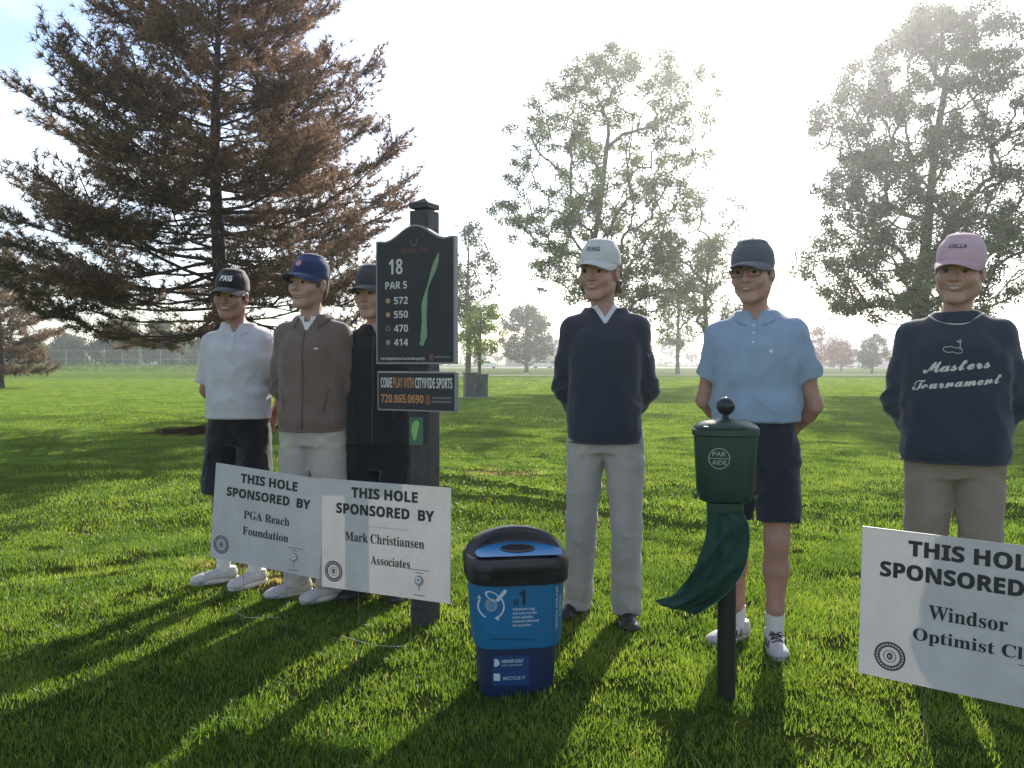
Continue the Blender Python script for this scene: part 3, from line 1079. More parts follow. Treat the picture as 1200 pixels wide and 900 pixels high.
# ---- trees beyond the fence on the left
k = 0
for px_, d_, zt_, w_, lm_, lb_ in (
        (-30, 150, 6.0, 4.5, L_GREEN, 'green tree beyond the fence at the left edge of the view'),
        (38, 150, 4.6, 3.6, L_PALE, 'yellow green tree beyond the fence under the brown pine'),
        (84, 152, 6.2, 4.2, L_GREY, 'grey green tree beyond the fence, second from the left'),
        (132, 150, 8.4, 4.0, L_DARK, 'darkest tree beyond the fence, left of the light pole'),
        (150, 158, 9.2, 3.2, L_GREEN, 'tallest tree beyond the fence, just left of the light pole'),
        (186, 152, 8.6, 4.4, L_DARK, 'bushy green tree beyond the fence, right of the light pole'),
        (212, 158, 6.6, 3.6, L_PALE, 'bright green tree beyond the fence beside the white polo shirt'),
        (240, 150, 5.2, 3.2, L_GREY, 'low grey green tree beyond the fence behind the white polo shirt'),
        (305, 154, 6.5, 4.5, L_GREEN, 'green tree beyond the fence between the white polo and brown jacket'),
        (395, 156, 7.0, 5.0, L_DARK, 'dark tree beyond the fence behind the black jacket golfer')):
    c_ = at(px_, 434, d_); c_.z = float(hgt(c_.x, c_.y))
    cen = envelope(115, prof([(0, w_ * .7, w_ * .7), (.35, w_, w_), (.7, w_ * .7, w_ * .75), (1, w_ * .2, w_ * .2)]), .7, zt_, hollow=.2, gaps=5, gapr=.9, seed=300 + k)
    tree('background_tree', lb_, c_, [(0, 0, -.1), (0, 0, zt_ * .3), (0, 0, zt_ * .8)], cen, .16, lm_, 120, w_ * .24, .34, group='trees beyond the chain link fence')
    k += 1
# ---- a far belt of woodland that reads as one mass
cs = []
for x in np.arange(-330, 420, 5.5):
    for q in range(3):
        cs.append((x + rng.normal() * 3, 262 + rng.normal() * 8, rng.uniform(.8, 5.6) * (1 + .25 * sin(x / 23))))
V, F, t = leaves(cs, 60, 3.2, 1.2, .6)
wd = new_mesh('woodland', V, F, L_DARK, False)
a = wd.data.attributes.new('tone', 'FLOAT', 'POINT'); a.data.foreach_set('value', t.astype(np.float32))
tag(wd, 'far belt of low woodland along the horizon', kind='stuff')
# ---- rough strip of longer grass before the fence
cs = np.column_stack([rng.uniform(-95, -36, 900), rng.uniform(104, 121, 900), np.zeros(900)])
cs[:, 2] = hgt(cs[:, 0], cs[:, 1]) + .12
V, F, t = leaves(cs, 14, .55, .34, .3, asp=.2)
rg = new_mesh('rough_grass', V, F, L_GREEN, False)
a = rg.data.attributes.new('tone', 'FLOAT', 'POINT'); a.data.foreach_set('value', t.astype(np.float32))
tag(rg, 'longer dark rough grass growing before the fence', kind='stuff')

# ------------------------------------------------------------------ fence, poles, buildings, cars
M_GALV = mat('galvanised_steel', (.30, .31, .31), .5, metal=.6, var=.1, vscale=8)
fr_ = empty('chain_link_fence', (-62, 136, 0), 0, 'long chain link fence with grey posts beyond the lawn on the left', 'fence')
X0, X1, YF = -98, -28, 136
post = MB(); post.tube([(0, 0, -.1), (0, 0, 2.95)], .045, 6); post.lathe([(.05, 2.95), (.03, 3.02), (.002, 3.04)], 6)
for i, x in enumerate(np.arange(X0, X1 + .1, 3.0)):
    if i == 0:
        po = post.build('post', M_GALV, fr_, False); pm = po.data
    else:
        po = bpy.data.objects.new('post', pm); link(po, fr_)
    po.location = (x + 62, 0, float(hgt(x, YF)))
m = MB()
zz = lambda x: float(hgt(x, YF))
for h_ in (2.9, 1.5, .08):
    m.tube([(x + 62, 0, zz(x) + h_) for x in np.linspace(X0, X1, 30)], .022, 5)
    m.build('rail', M_GALV, fr_, False); m = MB()
m = MB()
for x in np.arange(X0, X1, .42):
    for sg in (-1, 1):
        a = (x + 62, .03 * sg, zz(x) + .05); b_ = (x + 62 + sg * 1.4, .03 * sg, zz(x) + 2.88)
        w_ = .013
        m.add([(a[0] - w_, a[1], a[2]), (a[0] + w_, a[1], a[2]), (b_[0] + w_, b_[1], b_[2]), (b_[0] - w_, b_[1], b_[2])], [(0, 1, 2, 3)])
tag(m.build('wire_mesh', M_GALV, fr_, False), kind='stuff')


def light_pole(px_, d_, h_, label):
    c = at(px_, 436, d_); c.z = float(hgt(c.x, c.y))
    r_ = empty('light_pole', c, 0, label, 'pole')
    m = MB(); m.tube([(0, 0, 0), (0, 0, h_)], [.13, .07], 8); m.build('pole', M_GALV, r_, True)
    m = MB(); m.tube([(-1.0, 0, h_ - .1), (1.0, 0, h_ - .1)], .05, 6); m.build('crossarm', M_GALV, r_, True)
    for s in (-.8, 0, .8):
        m = MB(); m.box((s, -.1, h_ + .12), (.5, .35, .35), bevel=.04); m.build('lamp_head', M_GALV, r_)


light_pole(164, 148, 9.6, 'slim grey light pole rising between the trees beyond the fence')
light_pole(98, 190, 9.0, 'farther thin pole left of the darkest tree beyond the fence')
M_BRICK = mat('tan_wall', (.36, .27, .22), .9, var=.12, vscale=2)
M_ROOF = mat('grey_roof', (.22, .22, .24), .8, var=.1, vscale=1)
M_GLASS = mat('window_glass', (.03, .035, .04), .12)
M_TRIM = mat('white_trim', (.6, .6, .58), .6)


def building(px_, d_, W, D, Hh, roofh, label, nwin, wallm, roofm, rz=0.0):
    c = at(px_, 436, d_); c.z = float(hgt(c.x, c.y))
    b = empty('low_building', c, rz, label, 'building')
    m = MB(); m.box((0, 0, Hh / 2), (W, D, Hh)); m.build('wall', wallm, b)
    m = MB(); e = .8
    m.add([(-W / 2 - e, -D / 2 - e, Hh), (W / 2 + e, -D / 2 - e, Hh), (W / 2 + e, D / 2 + e, Hh), (-W / 2 - e, D / 2 + e, Hh), (-W / 2 + D * .3, 0, Hh + roofh), (W / 2 - D * .3, 0, Hh + roofh)],
          [(0, 1, 5, 4), (1, 2, 5), (2, 3, 4, 5), (3, 0, 4), (3, 2, 1, 0)])
    m.build('roof', roofm, b)
    m = MB(); m.box((0, -D / 2 - e - .05, Hh - .15), (W + 2 * e + .1, .08, .35)); m.build('fascia', M_TRIM, b)
    for i in range(nwin):
        x = -W / 2 + W * (i + .5) / nwin
        m = MB(); m.box((x, -D / 2 - .03, Hh * .52), (W / nwin * .55, .10, Hh * .42)); w_ = m.build('window', M_TRIM, b)
        m = MB(); m.box((x, -D / 2 - .07, Hh * .52), (W / nwin * .48, .06, Hh * .34)); m.build('pane', M_GLASS, w_)


building(1002, 205, 26, 14, 3.8, 3.4, 'long low building with grey roof right of the blue polo man', 8, M_BRICK, M_ROOF)
building(668, 225, 34, 14, 4.2, 2.6, 'far tan building behind the parked cars', 9, M_BRICK, M_ROOF)
building(214, 215, 16, 10, 5.6, 1.6, 'pale building far beyond the fence beside the white polo shirt', 5, mat('pale_wall', (.45, .44, .44), .9), M_ROOF)


def car(px_, d_, col, label, rz=0.0, van=False):
    c = at(px_, 436, d_); c.z = float(hgt(c.x, c.y)) + .06
    r_ = empty('parked_car', c, rz, label, 'car', 'cars parked across the field')
    L_, W_ = 4.5, 1.75
    low = [(-2.25, .35), (-2.22, .75), (-1.9, .92), (-1.2, .97), (1.2, .97), (2.0, .90), (2.24, .72), (2.25, .35)]
    m = MB()
    for y0, y1 in ((-W_ / 2, W_ / 2),):
        ring = lambda y, k: [(x * k, y, z) for x, z in low]
        m.rings([ring(y0, .97), ring(y0 + .06, 1), ring(y1 - .06, 1), ring(y1, .97)])
    m.build('body', mat('car_paint_' + label.split()[0], col, .3, coat=.5), r_)
    top = [(-1.85, .93), (-1.45, 1.38), (-1.1, 1.47), (.3, 1.47), (.75, 1.38), (1.45, .95)] if not van else [(-2.1, .93), (-2.0, 1.75), (-1.8, 1.85), (.7, 1.85), (1.0, 1.75), (1.7, .95)]
    m = MB(); m.rings([[(x, y, z) for x, z in top] for y in (-W_ / 2 + .12, -W_ / 2 + .2, W_ / 2 - .2, W_ / 2 - .12)])
    cb_ = m.build('cabin', r_.children[0].data.materials[0], r_)
    for y in (-W_ / 2 + .10, W_ / 2 - .10):
        tp = [(-1.55, 1.0), (-1.3, 1.36), (.3, 1.38), (.62, 1.32), (1.12, 1.0)] if not van else [(-1.8, 1.1), (-1.75, 1.6), (.6, 1.62), (.85, 1.58), (1.3, 1.1)]
        m = MB(); m.add([(x, y, z) for x, z in tp], [(0, 1, 2, 3, 4)])
        m.build('side_window', M_GLASS, cb_)
    for sx in (-1.4, 1.4):
        for sy in (-1, 1):
            m = MB(); m.lathe([(.16, -.09), (.33, -.1), (.34, .1), (.16, .1)], 14)
            V_ = np.concatenate(m.V) @ np.array([[1, 0, 0], [0, 0, 1], [0, -1, 0]])
            new_mesh('wheel', V_ + np.array([sx, sy * (W_ / 2 - .12), .34]), m.F, M_BLACK_T, True, r_)


M_BLACK_T = mat('tyre_rubber', (.015, .015, .015), .8)
car(570, 164, (.62, .62, .62), 'white parked car right of the utility boxes', .05)
car(636, 166, (.55, .56, .58), 'silver parked car left of the other two by the far building', .1)
car(652, 168, (.30, .05, .04), 'dark red parked car in the row by the far building', .02)
car(668, 166, (.5, .5, .52), 'pale grey parked van behind the navy pullover sleeve', -.05, True)
car(1004, 172, (.66, .66, .66), 'white parked van in front of the long low building', .0, True)
car(966, 172, (.06, .07, .09), 'dark parked car by the maroon tree', .0)


# ------------------------------------------------------------------ people
def wavy(X, Y, Z, seed, sc, aniso=(1, 1, 1), n=6):
    r = np.random.default_rng(seed)
    o = 0
    for i in range(n):
        w = r.normal(size=3); w /= np.linalg.norm(w)
        w = w * np.array(aniso) * sc * (0.7 + 0.9 * r.random())
        ph = r.random() * 6.28
        w2 = r.normal(size=3) * sc * 0.45
        o = o + np.sin(w[0] * X + w[1] * Y + w[2] * Z + ph + 1.3 * np.sin(w2[0] * X + w2[1] * Y + w2[2] * Z + ph * 2))
    return o / n


def skin_mat(name, col):
    m = mat(name, col, rough=0.5, var=0.10, vscale=22, bump=0.25, bscale=600, spec=0.35)
    p = m.node_tree.nodes['Principled BSDF']
    p.inputs['Subsurface Weight'].default_value = 0.25
    p.inputs['Subsurface Radius'].default_value = (1.0, 0.32, 0.16)
    p.inputs['Subsurface Scale'].default_value = 0.012
    return m


def cloth_mat(name, col, var=0.06, rough=0.85, bs=900, transl=0.0, stretch=None, vscale=14):
    return mat(name, col, rough=rough, var=var, vscale=vscale, bump=0.35, bscale=bs, spec=0.2, sheen=0.25, transl=transl, stretch=stretch)


M_TEETH = mat('teeth', (0.42, 0.38, 0.34), 0.35)
M_LIP = mat('lip_skin', (0.26, 0.105, 0.085), 0.5)
M_EYEW = mat('eye_white', (0.26, 0.22, 0.21), 0.5)
M_IRIS = mat('iris_dark', (0.022, 0.016, 0.013), 0.6, spec=.2)
M_WHITE = mat('white_print', (0.72, 0.72, 0.70), 0.6)
M_BLACK = mat('black_print', (0.012, 0.012, 0.014), 0.6)
M_SHOEW = mat('white_shoe_leather', (0.46, 0.44, 0.43), 0.5, var=0.06, vscale=30, bump=0.2, bscale=300)
M_SOLE = mat('white_rubber_sole', (0.55, 0.53, 0.5), 0.7, var=0.12, vscale=25)
M_SHOEB = mat('black_shoe_leather', (0.018, 0.017, 0.018), 0.5, var=0.2, vscale=30, bump=0.2, bscale=300)
M_SOCK = mat('white_sock_knit', (0.62, 0.61, 0.60), 0.9, bump=0.4, bscale=500)


def xform(V, F):
    return V @ F[0].T + F[1]


class Projector:
    def __init__(s, V, Q):
        s.t = BVHTree.FromPolygons([tuple(v) for v in V], [tuple(q) for q in Q])

    def cast(s, o, d, off):
        o = Vector(o); d = Vector(d).normalized()
        h, n, i, dist = s.t.ray_cast(o, d)
        if h is None:
            h, n, i, dist = s.t.find_nearest(o + d * 0.2)
            return np.array(h + n * off)
        if n.dot(d) > 0: n = -n
        return np.array(h - d * off)


def front_print(proj, V2, F, name, m, parent, c=(0, 1.3), off=0.0025, frame=None, ylo=-0.5, ang=0.0):
    """lay flat print (x, z) onto a surface from the front (person or head frame)"""
    out = []
    R, t = frame if frame is not None else (np.eye(3), np.zeros(3))
    A = rot3(yaw=ang)
    d = R @ (A @ np.array([0, 1, 0]))
    for x, z in V2[:, :2]:
        p = A @ np.array([x, ylo, z]) if ang else np.array([x + c[0], ylo, z + c[1]])
        if ang:
            p = p + np.array([0, 0, c[1]])
        out.append(proj.cast(R @ p + t, d, off))
    return new_mesh(name, out, F, m, False, parent)


def strip(us, zc, th):
    V = []; F = []
    for i, u in enumerate(us):
        V += [(u, zc(u) - th(u)), (u, zc(u) + th(u))]
        if i: F.append((2 * i - 2, 2 * i, 2 * i + 1, 2 * i - 1))
    return np.array(V), F


def vstrip(zs, xc, th):
    V = []; F = []
    for i, z in enumerate(zs):
        V += [(xc(z) - th, z), (xc(z) + th, z)]
        if i: F.append((2 * i - 2, 2 * i - 1, 2 * i + 1, 2 * i))
    return np.array(V), F


def hand(S, W, d, n, side=1, curl=0.5, k=0.008, size=1.0):
    """five separate fingers; W wrist, d direction of the hand, n palm normal"""
    d = np.array(d, float); d /= np.linalg.norm(d)
    n = np.array(n, float); n -= d * (n @ d); n /= np.linalg.norm(n)
    a = np.cross(d, n) * side
    W = np.array(W, float)
    S.cap(W - d * 0.01, W + d * 0.02, 0.026, 0.022, k=0.02)
    for i, (u, L, r) in enumerate([(-0.030, 0.066, .0088), (-0.011, 0.076, .0092), (0.009, 0.070, .0088), (0.028, 0.056, .0078)]):
        kn = W + (d * (0.082 - 0.006 * abs(i - 1)) + a * u) * size
        S.cap(W + d * 0.015 + a * u * 0.5, kn, 0.013, 0.0115, k=0.012)
        p = kn; dd = d.copy(); nn = n.copy()
        for j, f in enumerate((0.45, 0.31, 0.24)):
            c = curl * (0.5 + 0.25 * j) + 0.06 * i
            dd2 = dd * cos(c) + nn * sin(c); nn = nn * cos(c) - dd * sin(c); dd = dd2
            q = p + dd * L * f * 1.35 * size
            S.cap(p, q, r - 0.0006 * j, r - 0.0006 * (j + 1), k=0.003)
            p = q
    t0 = W + (d * 0.025 - a * 0.026) * size
    t1 = t0 + (d * 0.035 - a * 0.022 + n * 0.012) * size
    t2 = t1 + (d * 0.030 - a * 0.006 + n * 0.012) * size
    S.cap(W + d * 0.01 - a * 0.012, t0, 0.015, 0.014, k=0.012)
    S.cap(t0, t1, 0.0125, 0.0105, k=0.008)
    S.cap(t1, t2, 0.0105, 0.0085, k=0.003)


def person(label, x, y, H, yaw, head=(0, 0, 0), hx=0.0, hy=-0.02, w=1.0, skin=None, hair_col=(0.03, 0.02, 0.012),
           feet=((-0.1, 0, -0.2), (0.1, 0, 0.2)), arms=None, top=None, bottom=None, shoes='white', cap=None,
           hair='short', smile=True, glasses=False, belly=0.0, jw=1.0, nose=1.0, grin=1.0, hands=None, socks=None, seed=1):
    root = empty('person', (x, y, float(hgt(x, y)) - 0.004), yaw, label, 'person', 'golfers lined up behind the signs', H / 1.8)
    HF = (rot3(*head) * 1.11, np.array([hx, hy, 1.672]))
    feet = [np.array(f, float) for f in feet]
    arms = arms or {}
    el = {s: np.array(arms.get(('e', s), (s * 0.208 * w, 0.055, 1.125))) for s in (-1, 1)}
    wr = {s: np.array(arms.get(('w', s), (s * 0.085, 0.170, 0.925))) for s in (-1, 1)}
    sh = {s: np.array((s * 0.150 * w, 0.012, 1.402)) for s in (-1, 1)}
    hip = {s: np.array((s * 0.088 * w, 0.005, 0.90)) for s in (-1, 1)}
    ank = {}; kne = {}
    for i, s in enumerate((-1, 1)):
        fx, fy, fr = feet[i]
        ank[s] = np.array([fx, fy, 0.085])
        kne[s] = (hip[s] + ank[s]) / 2 + np.array([s * 0.006, -0.02, 0.0])
        kne[s][2] = 0.485

    # ---- body: one continuous surface
    S = SDF(axis(-0.40, 0.40, 0.0095, [(-0.125 + hx, 0.125 + hx, 0.0042)]),
            axis(-0.24, 0.30, 0.0095, [(-0.15 + hy, 0.12 + hy, 0.0042)]),
            axis(0.0, 1.86, 0.014, [(1.53, 1.84, 0.0042), (0.88, 1.02, 0.006)]))
    b = belly
    S.loft([(0.86, 0, 0.005, .10 * w, .08), (0.93, 0, .01, .135 * w, .095), (1.03, 0, 0, .130 * w, .095 + b), (1.15, 0, 0, .135 * w, .098 + b),
            (1.28, 0, 0, .150 * w, .105), (1.37, 0, .005, .142 * w, .10), (1.43, 0, .015, .105 * w, .08), (1.50, 0, .02, .06, .058)], k=0.02)
    for s in (-1, 1):
        S.cap((s * 0.036, .028, 1.472), sh[s] + (0, 0, -0.012), 0.026, 0.038, k=0.05)
        S.chain([sh[s], sh[s] * 0.45 + el[s] * 0.55, el[s]], [0.050, 0.044, 0.037], k=0.03)
        fm = el[s] * 0.7 + wr[s] * 0.3
        S.chain([el[s], fm, wr[s]], [0.037, 0.040, 0.025], k=0.02)
        S.chain([hip[s], hip[s] * 0.4 + kne[s] * 0.6, kne[s]], [0.088, 0.068, 0.052], k=0.04)
        calf = kne[s] * 0.68 + ank[s] * 0.32 + (0, 0.018, 0)
        S.cap(kne[s] + (0, -0.018, 0.0), kne[s] + (0, -0.012, -0.05), 0.038, 0.034, k=0.02)
        S.chain([kne[s], calf, kne[s] * 0.25 + ank[s] * 0.75, ank[s]], [0.048, 0.054, 0.036, 0.033], k=0.03)
        fx, fy, fr = feet[0 if s < 0 else 1]
        FF = (rot3(yaw=fr), np.array([fx, fy, 0]))
        S.cap((0, 0.02, 0.04), (0, -0.12, 0.03), 0.028, 0.022, k=0.02, F=FF)
        hd = hands.get(s) if hands else None
        if hd is None:
            hand(S, wr[s], (-s * 0.75, 0.02, -0.65), (0, -1 if s > 0 else 0.6, -0.2), side=s, curl=0.45)
        else:
            hand(S, wr[s], hd[0], hd[1], side=s * hd[3] if len(hd) > 3 else s, curl=hd[2])
    # neck and head
    nb = np.array([0, 0.03, 1.47]); nt = HF[0] @ np.array([0, 0.022, -0.05]) + HF[1]
    S.cap(nb, nt, 0.053, 0.049, k=0.035)
    for s in (-1, 1):
        S.cap(HF[0] @ np.array([s * 0.06, 0.02, -0.04]) + HF[1], np.array([s * 0.018, -0.03, 1.478]), 0.012, 0.010, k=0.03)
    f = HF
    S.ell((0, .018, .032), (.074, .094, .086), k=0.03, F=f)
    S.ell((0, -.012, -.03), (.062 * jw, .074, .080), k=0.03, F=f)
    S.cap((-.046 * jw, -.005, -.062), (-.016 * jw, -.062, -.100), 0.020 * jw, 0.015, k=0.03, F=f)
    S.cap((.046 * jw, -.005, -.062), (.016 * jw, -.062, -.100), 0.020 * jw, 0.015, k=0.03, F=f)
    S.cap((-.010, -.070, -.104), (.010, -.070, -.104), 0.015, 0.015, k=0.022, F=f)
    for s in (-1, 1):
        S.ell((s * .041, -.053, -.026), (.025, .025, .026), k=0.03, F=f)
        S.ell((s * .031, -.098, .001), (.019, .020, .012), k=0.014, mode='s', F=f)
        S.cap((s * .052, -.062, .020), (s * .014, -.082, .019), 0.009, 0.010, k=0.014, F=f)
        S.cap((s * .044, -.071, .0062), (s * .020, -.080, .0072), 0.0056, 0.0056, k=0.006, F=f)
        S.cap((s * .043, -.070, -.0066), (s * .021, -.078, -.0066), 0.0052, 0.0052, k=0.006, F=f)
        # ear
        S.ell((s * .078, .012, -.008), (.011, .020, .031), k=0.008, F=f)
        S.ell((s * .089, .006, -.004), (.008, .011, .017), k=0.006, mode='s', F=f)
    S.cap((0, -.080, .012), (0, -.102 - .004 * nose, -.026 - .004 * nose), 0.0070, 0.0105 * nose, k=0.010, F=f)
    for s in (-1, 1):
        S.ell((s * .0118, -.090, -.032), (.0075, .010, .0068), k=0.007, F=f)
    mz = -0.062
    lift = 0.007 * grin if smile else 0.0
    for u0, u1 in ((-.024, -.008), (-.008, .008), (.008, .024)):
        z0 = mz + lift * (abs(u0) / .024) ** 2; z1 = mz + lift * (abs(u1) / .024) ** 2
        y0 = -.088 + 14 * u0 * u0; y1 = -.088 + 14 * u1 * u1
        S.cap((u0, y0, z0 + .005), (u1, y1, z1 + .005), .0045, .0045, k=0.006, F=f)
        S.cap((u0, y0, z0 - .007), (u1, y1, z1 - .007), .0050, .0050, k=0.006, F=f)
    if smile:
        for s in (-1, 1):
            S.ell((s * .038, -.062, -.034), (.016, .016, .016), k=0.02, F=f)
    S.ell((0, -.092, -.082), (.016, .007, .006), k=0.008, mode='s', F=f)
    V, Q = S.mesh()
    V = relax(V, Q, 1, 0.35)
    body = new_mesh('body', V, Q, skin, True, root)
    pj = Projector(V, Q)

    # ---- face print: lips, teeth, brows, eyes
    us = np.linspace(-.027, .027, 15)
    zc = lambda u: mz - .001 + lift * (u / .024) ** 2
    V2, F2 = strip(us, zc, lambda u: (.0074 if smile else .0068) * max(0, 1 - (u / .0275) ** 2) ** .6)
    front_print(pj, V2, F2, 'lips', M_LIP, root, (0, 0), 0.0006, HF, -0.3)
    if smile:
        V2, F2 = strip(us * 0.70, zc, lambda u: .0036 * grin * max(0, 1 - (u / .0194) ** 2) ** .6)
        front_print(pj, V2, F2, 'teeth', M_TEETH, root, (0, 0), 0.0015, HF, -0.3)
    mh = mat('hair_' + str(seed), hair_col, 0.6, var=0.35, vscale=60, stretch=(1, 1, 0.15), bump=0.8, bscale=120)
    for s in (-1, 1):
        us2 = np.linspace(.013, .047, 8)
        V2, F2 = strip(us2, lambda u: .0205 + .004 * sin((u - .013) / .034 * 2.6), lambda u: .0030 * (1.15 - (u - .013) / .045))
        V2[:, 0] *= s
        front_print(pj, V2, F2, 'eyebrow', mh, root, (0, 0), 0.0012, HF, -0.3)
        m = MB(); m.lathe([(0.0001, -.0115), (.006, -.0098), (.0098, -.006), (.0115, 0), (.0098, .006), (.006, .0098), (.0001, .0115)], 14, cap=False)
        Ve = xform(np.concatenate(m.V) + np.array([s * .0315, -.0735, .0005]), HF)
        e = new_mesh('eye', Ve, m.F, M_EYEW, True, root)
        ang = np.linspace(0, 2 * pi, 13)[:-1]
        Vi = np.array([(s * .0315 - 0.001 + .0080 * cos(a), -.0735 - .0100, .0005 + .0080 * sin(a)) for a in ang] + [(s * .0315 - .001, -.0735 - .0124, .0005)])
        new_mesh('iris', xform(Vi, HF), [(i, (i + 1) % 12, 12) for i in range(12)], M_IRIS, True, e)
        us3 = np.linspace(.0185, .0455, 9)
        V2, F2 = strip(us3, lambda u: .0062 - 14 * (u - .032) ** 2, lambda u: .0011)
        V2[:, 0] *= s
        Vl = np.array([(a, -.0735 - sqrt(max(.0124 ** 2 - (abs(a) - .0315) ** 2, .00001)) - .0004, c) for a, c in V2])
        new_mesh('eyelash', xform(Vl, HF), F2, M_IRIS, False, root)

    # ---- hair
    Sh = SDF(axis(-.11, .11, .0055), axis(-.12, .14, .0055), axis(-.17, .14, .0055))
    Sh.ell((0, .020, .030), (.081, .101, .090), k=0.01)
    if hair == 'curly':
        for i in range(80):
            a = random.uniform(-1.45, 1.45)
            zz = random.uniform(-.085, .03)
            Sh.ell((.083 * sin(a), .022 + .088 * cos(a), zz), (.011, .012, .015), k=0.006)
        Sh.ell((0, .055, -.045), (.066, .055, .05), k=0.02)
    else:
        Sh.ell((0, .045, -.03), (.068, .062, .062), k=0.02)
        for s in (-1, 1):
            Sh.cap((s * .074, -.014, .03), (s * .0745, -.012, -.012), .007, .0045, k=0.006)
    Sh.disp(lambda X, Y, Z: 0.0022 * wavy(X, Y, Z, seed, 160, (1, 1, .35)))
    Sh.cut((0, -1, 0.35), 0.028 if hair != 'curly' else -0.004)
    Sh.ell((-.082, .010, -.010), (.016, .022, .034), k=0.004, mode='s')
    Sh.ell((.082, .010, -.010), (.016, .022, .034), k=0.004, mode='s')
    Vh, Qh = Sh.mesh()
    new_mesh('hair', xform(Vh, HF), Qh, mh, True, root)

    # ---- cap
    if cap:
        ct = cap.get('tall', 0.0)
        tilt = rot3(pitch=cap.get('tip', 0.06) - 0.06, roll=cap.get('roll', 0.0))
        CF = (HF[0] @ tilt, HF[0] @ np.array([0, 0, 0.012]) + HF[1])
        Sc = SDF(axis(-.115, .115, .005), axis(-.13, .15, .005), axis(-.02, .17, .005))
        Sc.loft([(.018, 0, .016, .084, .1045), (.045, 0, .015, .0835, .103), (.080 + ct, 0, .016, .0765, .092), (.103 + ct, 0, .018, .062, .073),
                 (.121 + ct, 0, .018, .045, .052), (.1275 + ct, 0, .019, .022, .025), (.1295 + ct, 0, .019, .004, .004)], n=2.0)
        Sc.disp(lambda X, Y, Z: 0.0012 * np.abs(np.sin(3 * np.arctan2(X, Y - .015 + 1e-6))) * -1)
        Vc, Qc = Sc.mesh()
        Vc = relax(Vc, Qc, 2, 0.5)
        cr_ = new_mesh('cap', xform(Vc, CF), Qc, cap['mat'] if 'back' not in cap else [cap['mat'], cap['back']], True, root)
        if 'back' in cap:
            cen = Vc[Qc].mean(1)
            an = np.abs(np.arctan2(cen[:, 0], -(cen[:, 1] - .015)))
            cr_.data.polygons.foreach_set('material_index', (an > 1.15).astype(np.int32))
        cj = Projector(xform(Vc, CF), Qc)
        # brim
        nu, nv = 19, 6
        Bv = []; Bf = []
        for i in range(nu):
            ph = radians(-78 + 156 * i / (nu - 1))
            for j in range(nv):
                v = j / (nv - 1)
                x_ = .0875 * sin(ph) * (1 - .10 * v * v)
                y_ = .016 - .106 * cos(ph) - v * .082 * max(cos(ph), 0) ** .55 + 0.004
                z_ = .030 - .018 * v * max(cos(ph), 0) ** .5 - (.013 + .012 * v) * sin(ph) ** 2 - cap.get('curve', .008) * v * sin(ph) ** 2
                Bv.append((x_, y_, z_))
        for i in range(nu - 1):
            for j in range(nv - 1):
                a = i * nv + j
                Bf.append((a, a + nv, a + nv + 1, a + 1))
        Bv = np.array(Bv); nB = len(Bv)
        under = Bv - np.array([0, 0, .0032])
        Bf2 = [tuple(reversed([q + nB for q in f_])) for f_ in Bf]
        rim = [(i * nv + nv - 1, (i + 1) * nv + nv - 1, (i + 1) * nv + nv - 1 + nB, i * nv + nv - 1 + nB) for i in range(nu - 1)]
        ends = [(j, j + 1, j + 1 + nB, j + nB) for j in range(nv - 1)] + [((nu - 1) * nv + j + nB, (nu - 1) * nv + j + 1 + nB, (nu - 1) * nv + j + 1, (nu - 1) * nv + j) for j in range(nv - 1)]
        bo = new_mesh('brim', xform(np.concatenate([Bv, under]), CF), Bf + Bf2 + rim + ends, [cap.get('brim', cap['mat']), cap.get('edge', cap.get('brim', cap['mat']))], True, root,
                      mat_index=[0] * (2 * len(Bf)) + [1] * (len(rim) + len(ends)))
        m = MB(); m.lathe([(.0075, .0), (.007, .003), (.003, .005)], 10, (0, .019, .1275 + ct))
        new_mesh('cap_button', xform(np.concatenate(m.V), CF), m.F, cap.get('brim', cap['mat']), True, root)
        # panel seams
        for a in (0, 60, 120, 180, 240, 300):
            if a == 0 and cap.get('front_panel', True): continue
            P = []
            for e in np.linspace(0.05, 1.35, 12):
                dd = np.array([sin(radians(a)) * cos(e), -cos(radians(a)) * cos(e), sin(e)])
                o = np.array([0, .017, .022]) + dd * 0.3
                P.append(cj.cast(xform(o[None], CF)[0], CF[0] @ (-dd), 0.0004))
            m = MB(); m.tube(P, 0.0010, 5); m.build('seam', cap.get('back', cap['mat']), root, True)
        for (txt, h_, wd, z_, mt, sh_) in cap.get('text', []):
            if isinstance(txt, tuple): V2, F2 = txt
            else: V2, F2 = text_tris(txt, h_, wd, 0.02, sh_)
            V2 = V2.copy(); V2[:, 1] -= h_ / 2 if not isinstance(txt, tuple) else 0
            out = []
            for a_, c_ in V2[:, :2]:
                th = a_ / 0.095
                dd = np.array([sin(th), -cos(th), 0.0])
                o = np.array([0, .016, z_ + c_]) + dd * 0.3
                out.append(cj.cast(xform(o[None], CF)[0], CF[0] @ (-dd), 0.0022))
            new_mesh('cap_emblem', out, F2, mt, False, root)

    if glasses:
        mg = mat('glasses_frame_' + str(seed), (0.02, 0.02, 0.025), 0.35)
        mgl = mat('tinted_lens', (0.02, 0.02, 0.02), 0.08)
        g = MB()
        for s in (-1, 1):
            P = [(s * (.034 + .026 * cos(a) * (abs(cos(a)) ** -0.35 if abs(cos(a)) > 1e-3 else 1)),
                  -.100 + .35 * (abs(.026 * cos(a) + .034) ** 2) * 6, -.001 + .017 * sin(a) * (abs(sin(a)) ** -0.35 if abs(sin(a)) > 1e-3 else 1)) for a in np.linspace(0, 2 * pi, 25)]
            g.tube(xform(np.array(P), HF), 0.0020, 6, caps=False)
            g.tube(xform(np.array([(s * .062, -.092, .008), (s * .078, -.06, .010), (s * .083, -.01, .008), (s * .083, .012, .002)]), HF), 0.0018, 6)
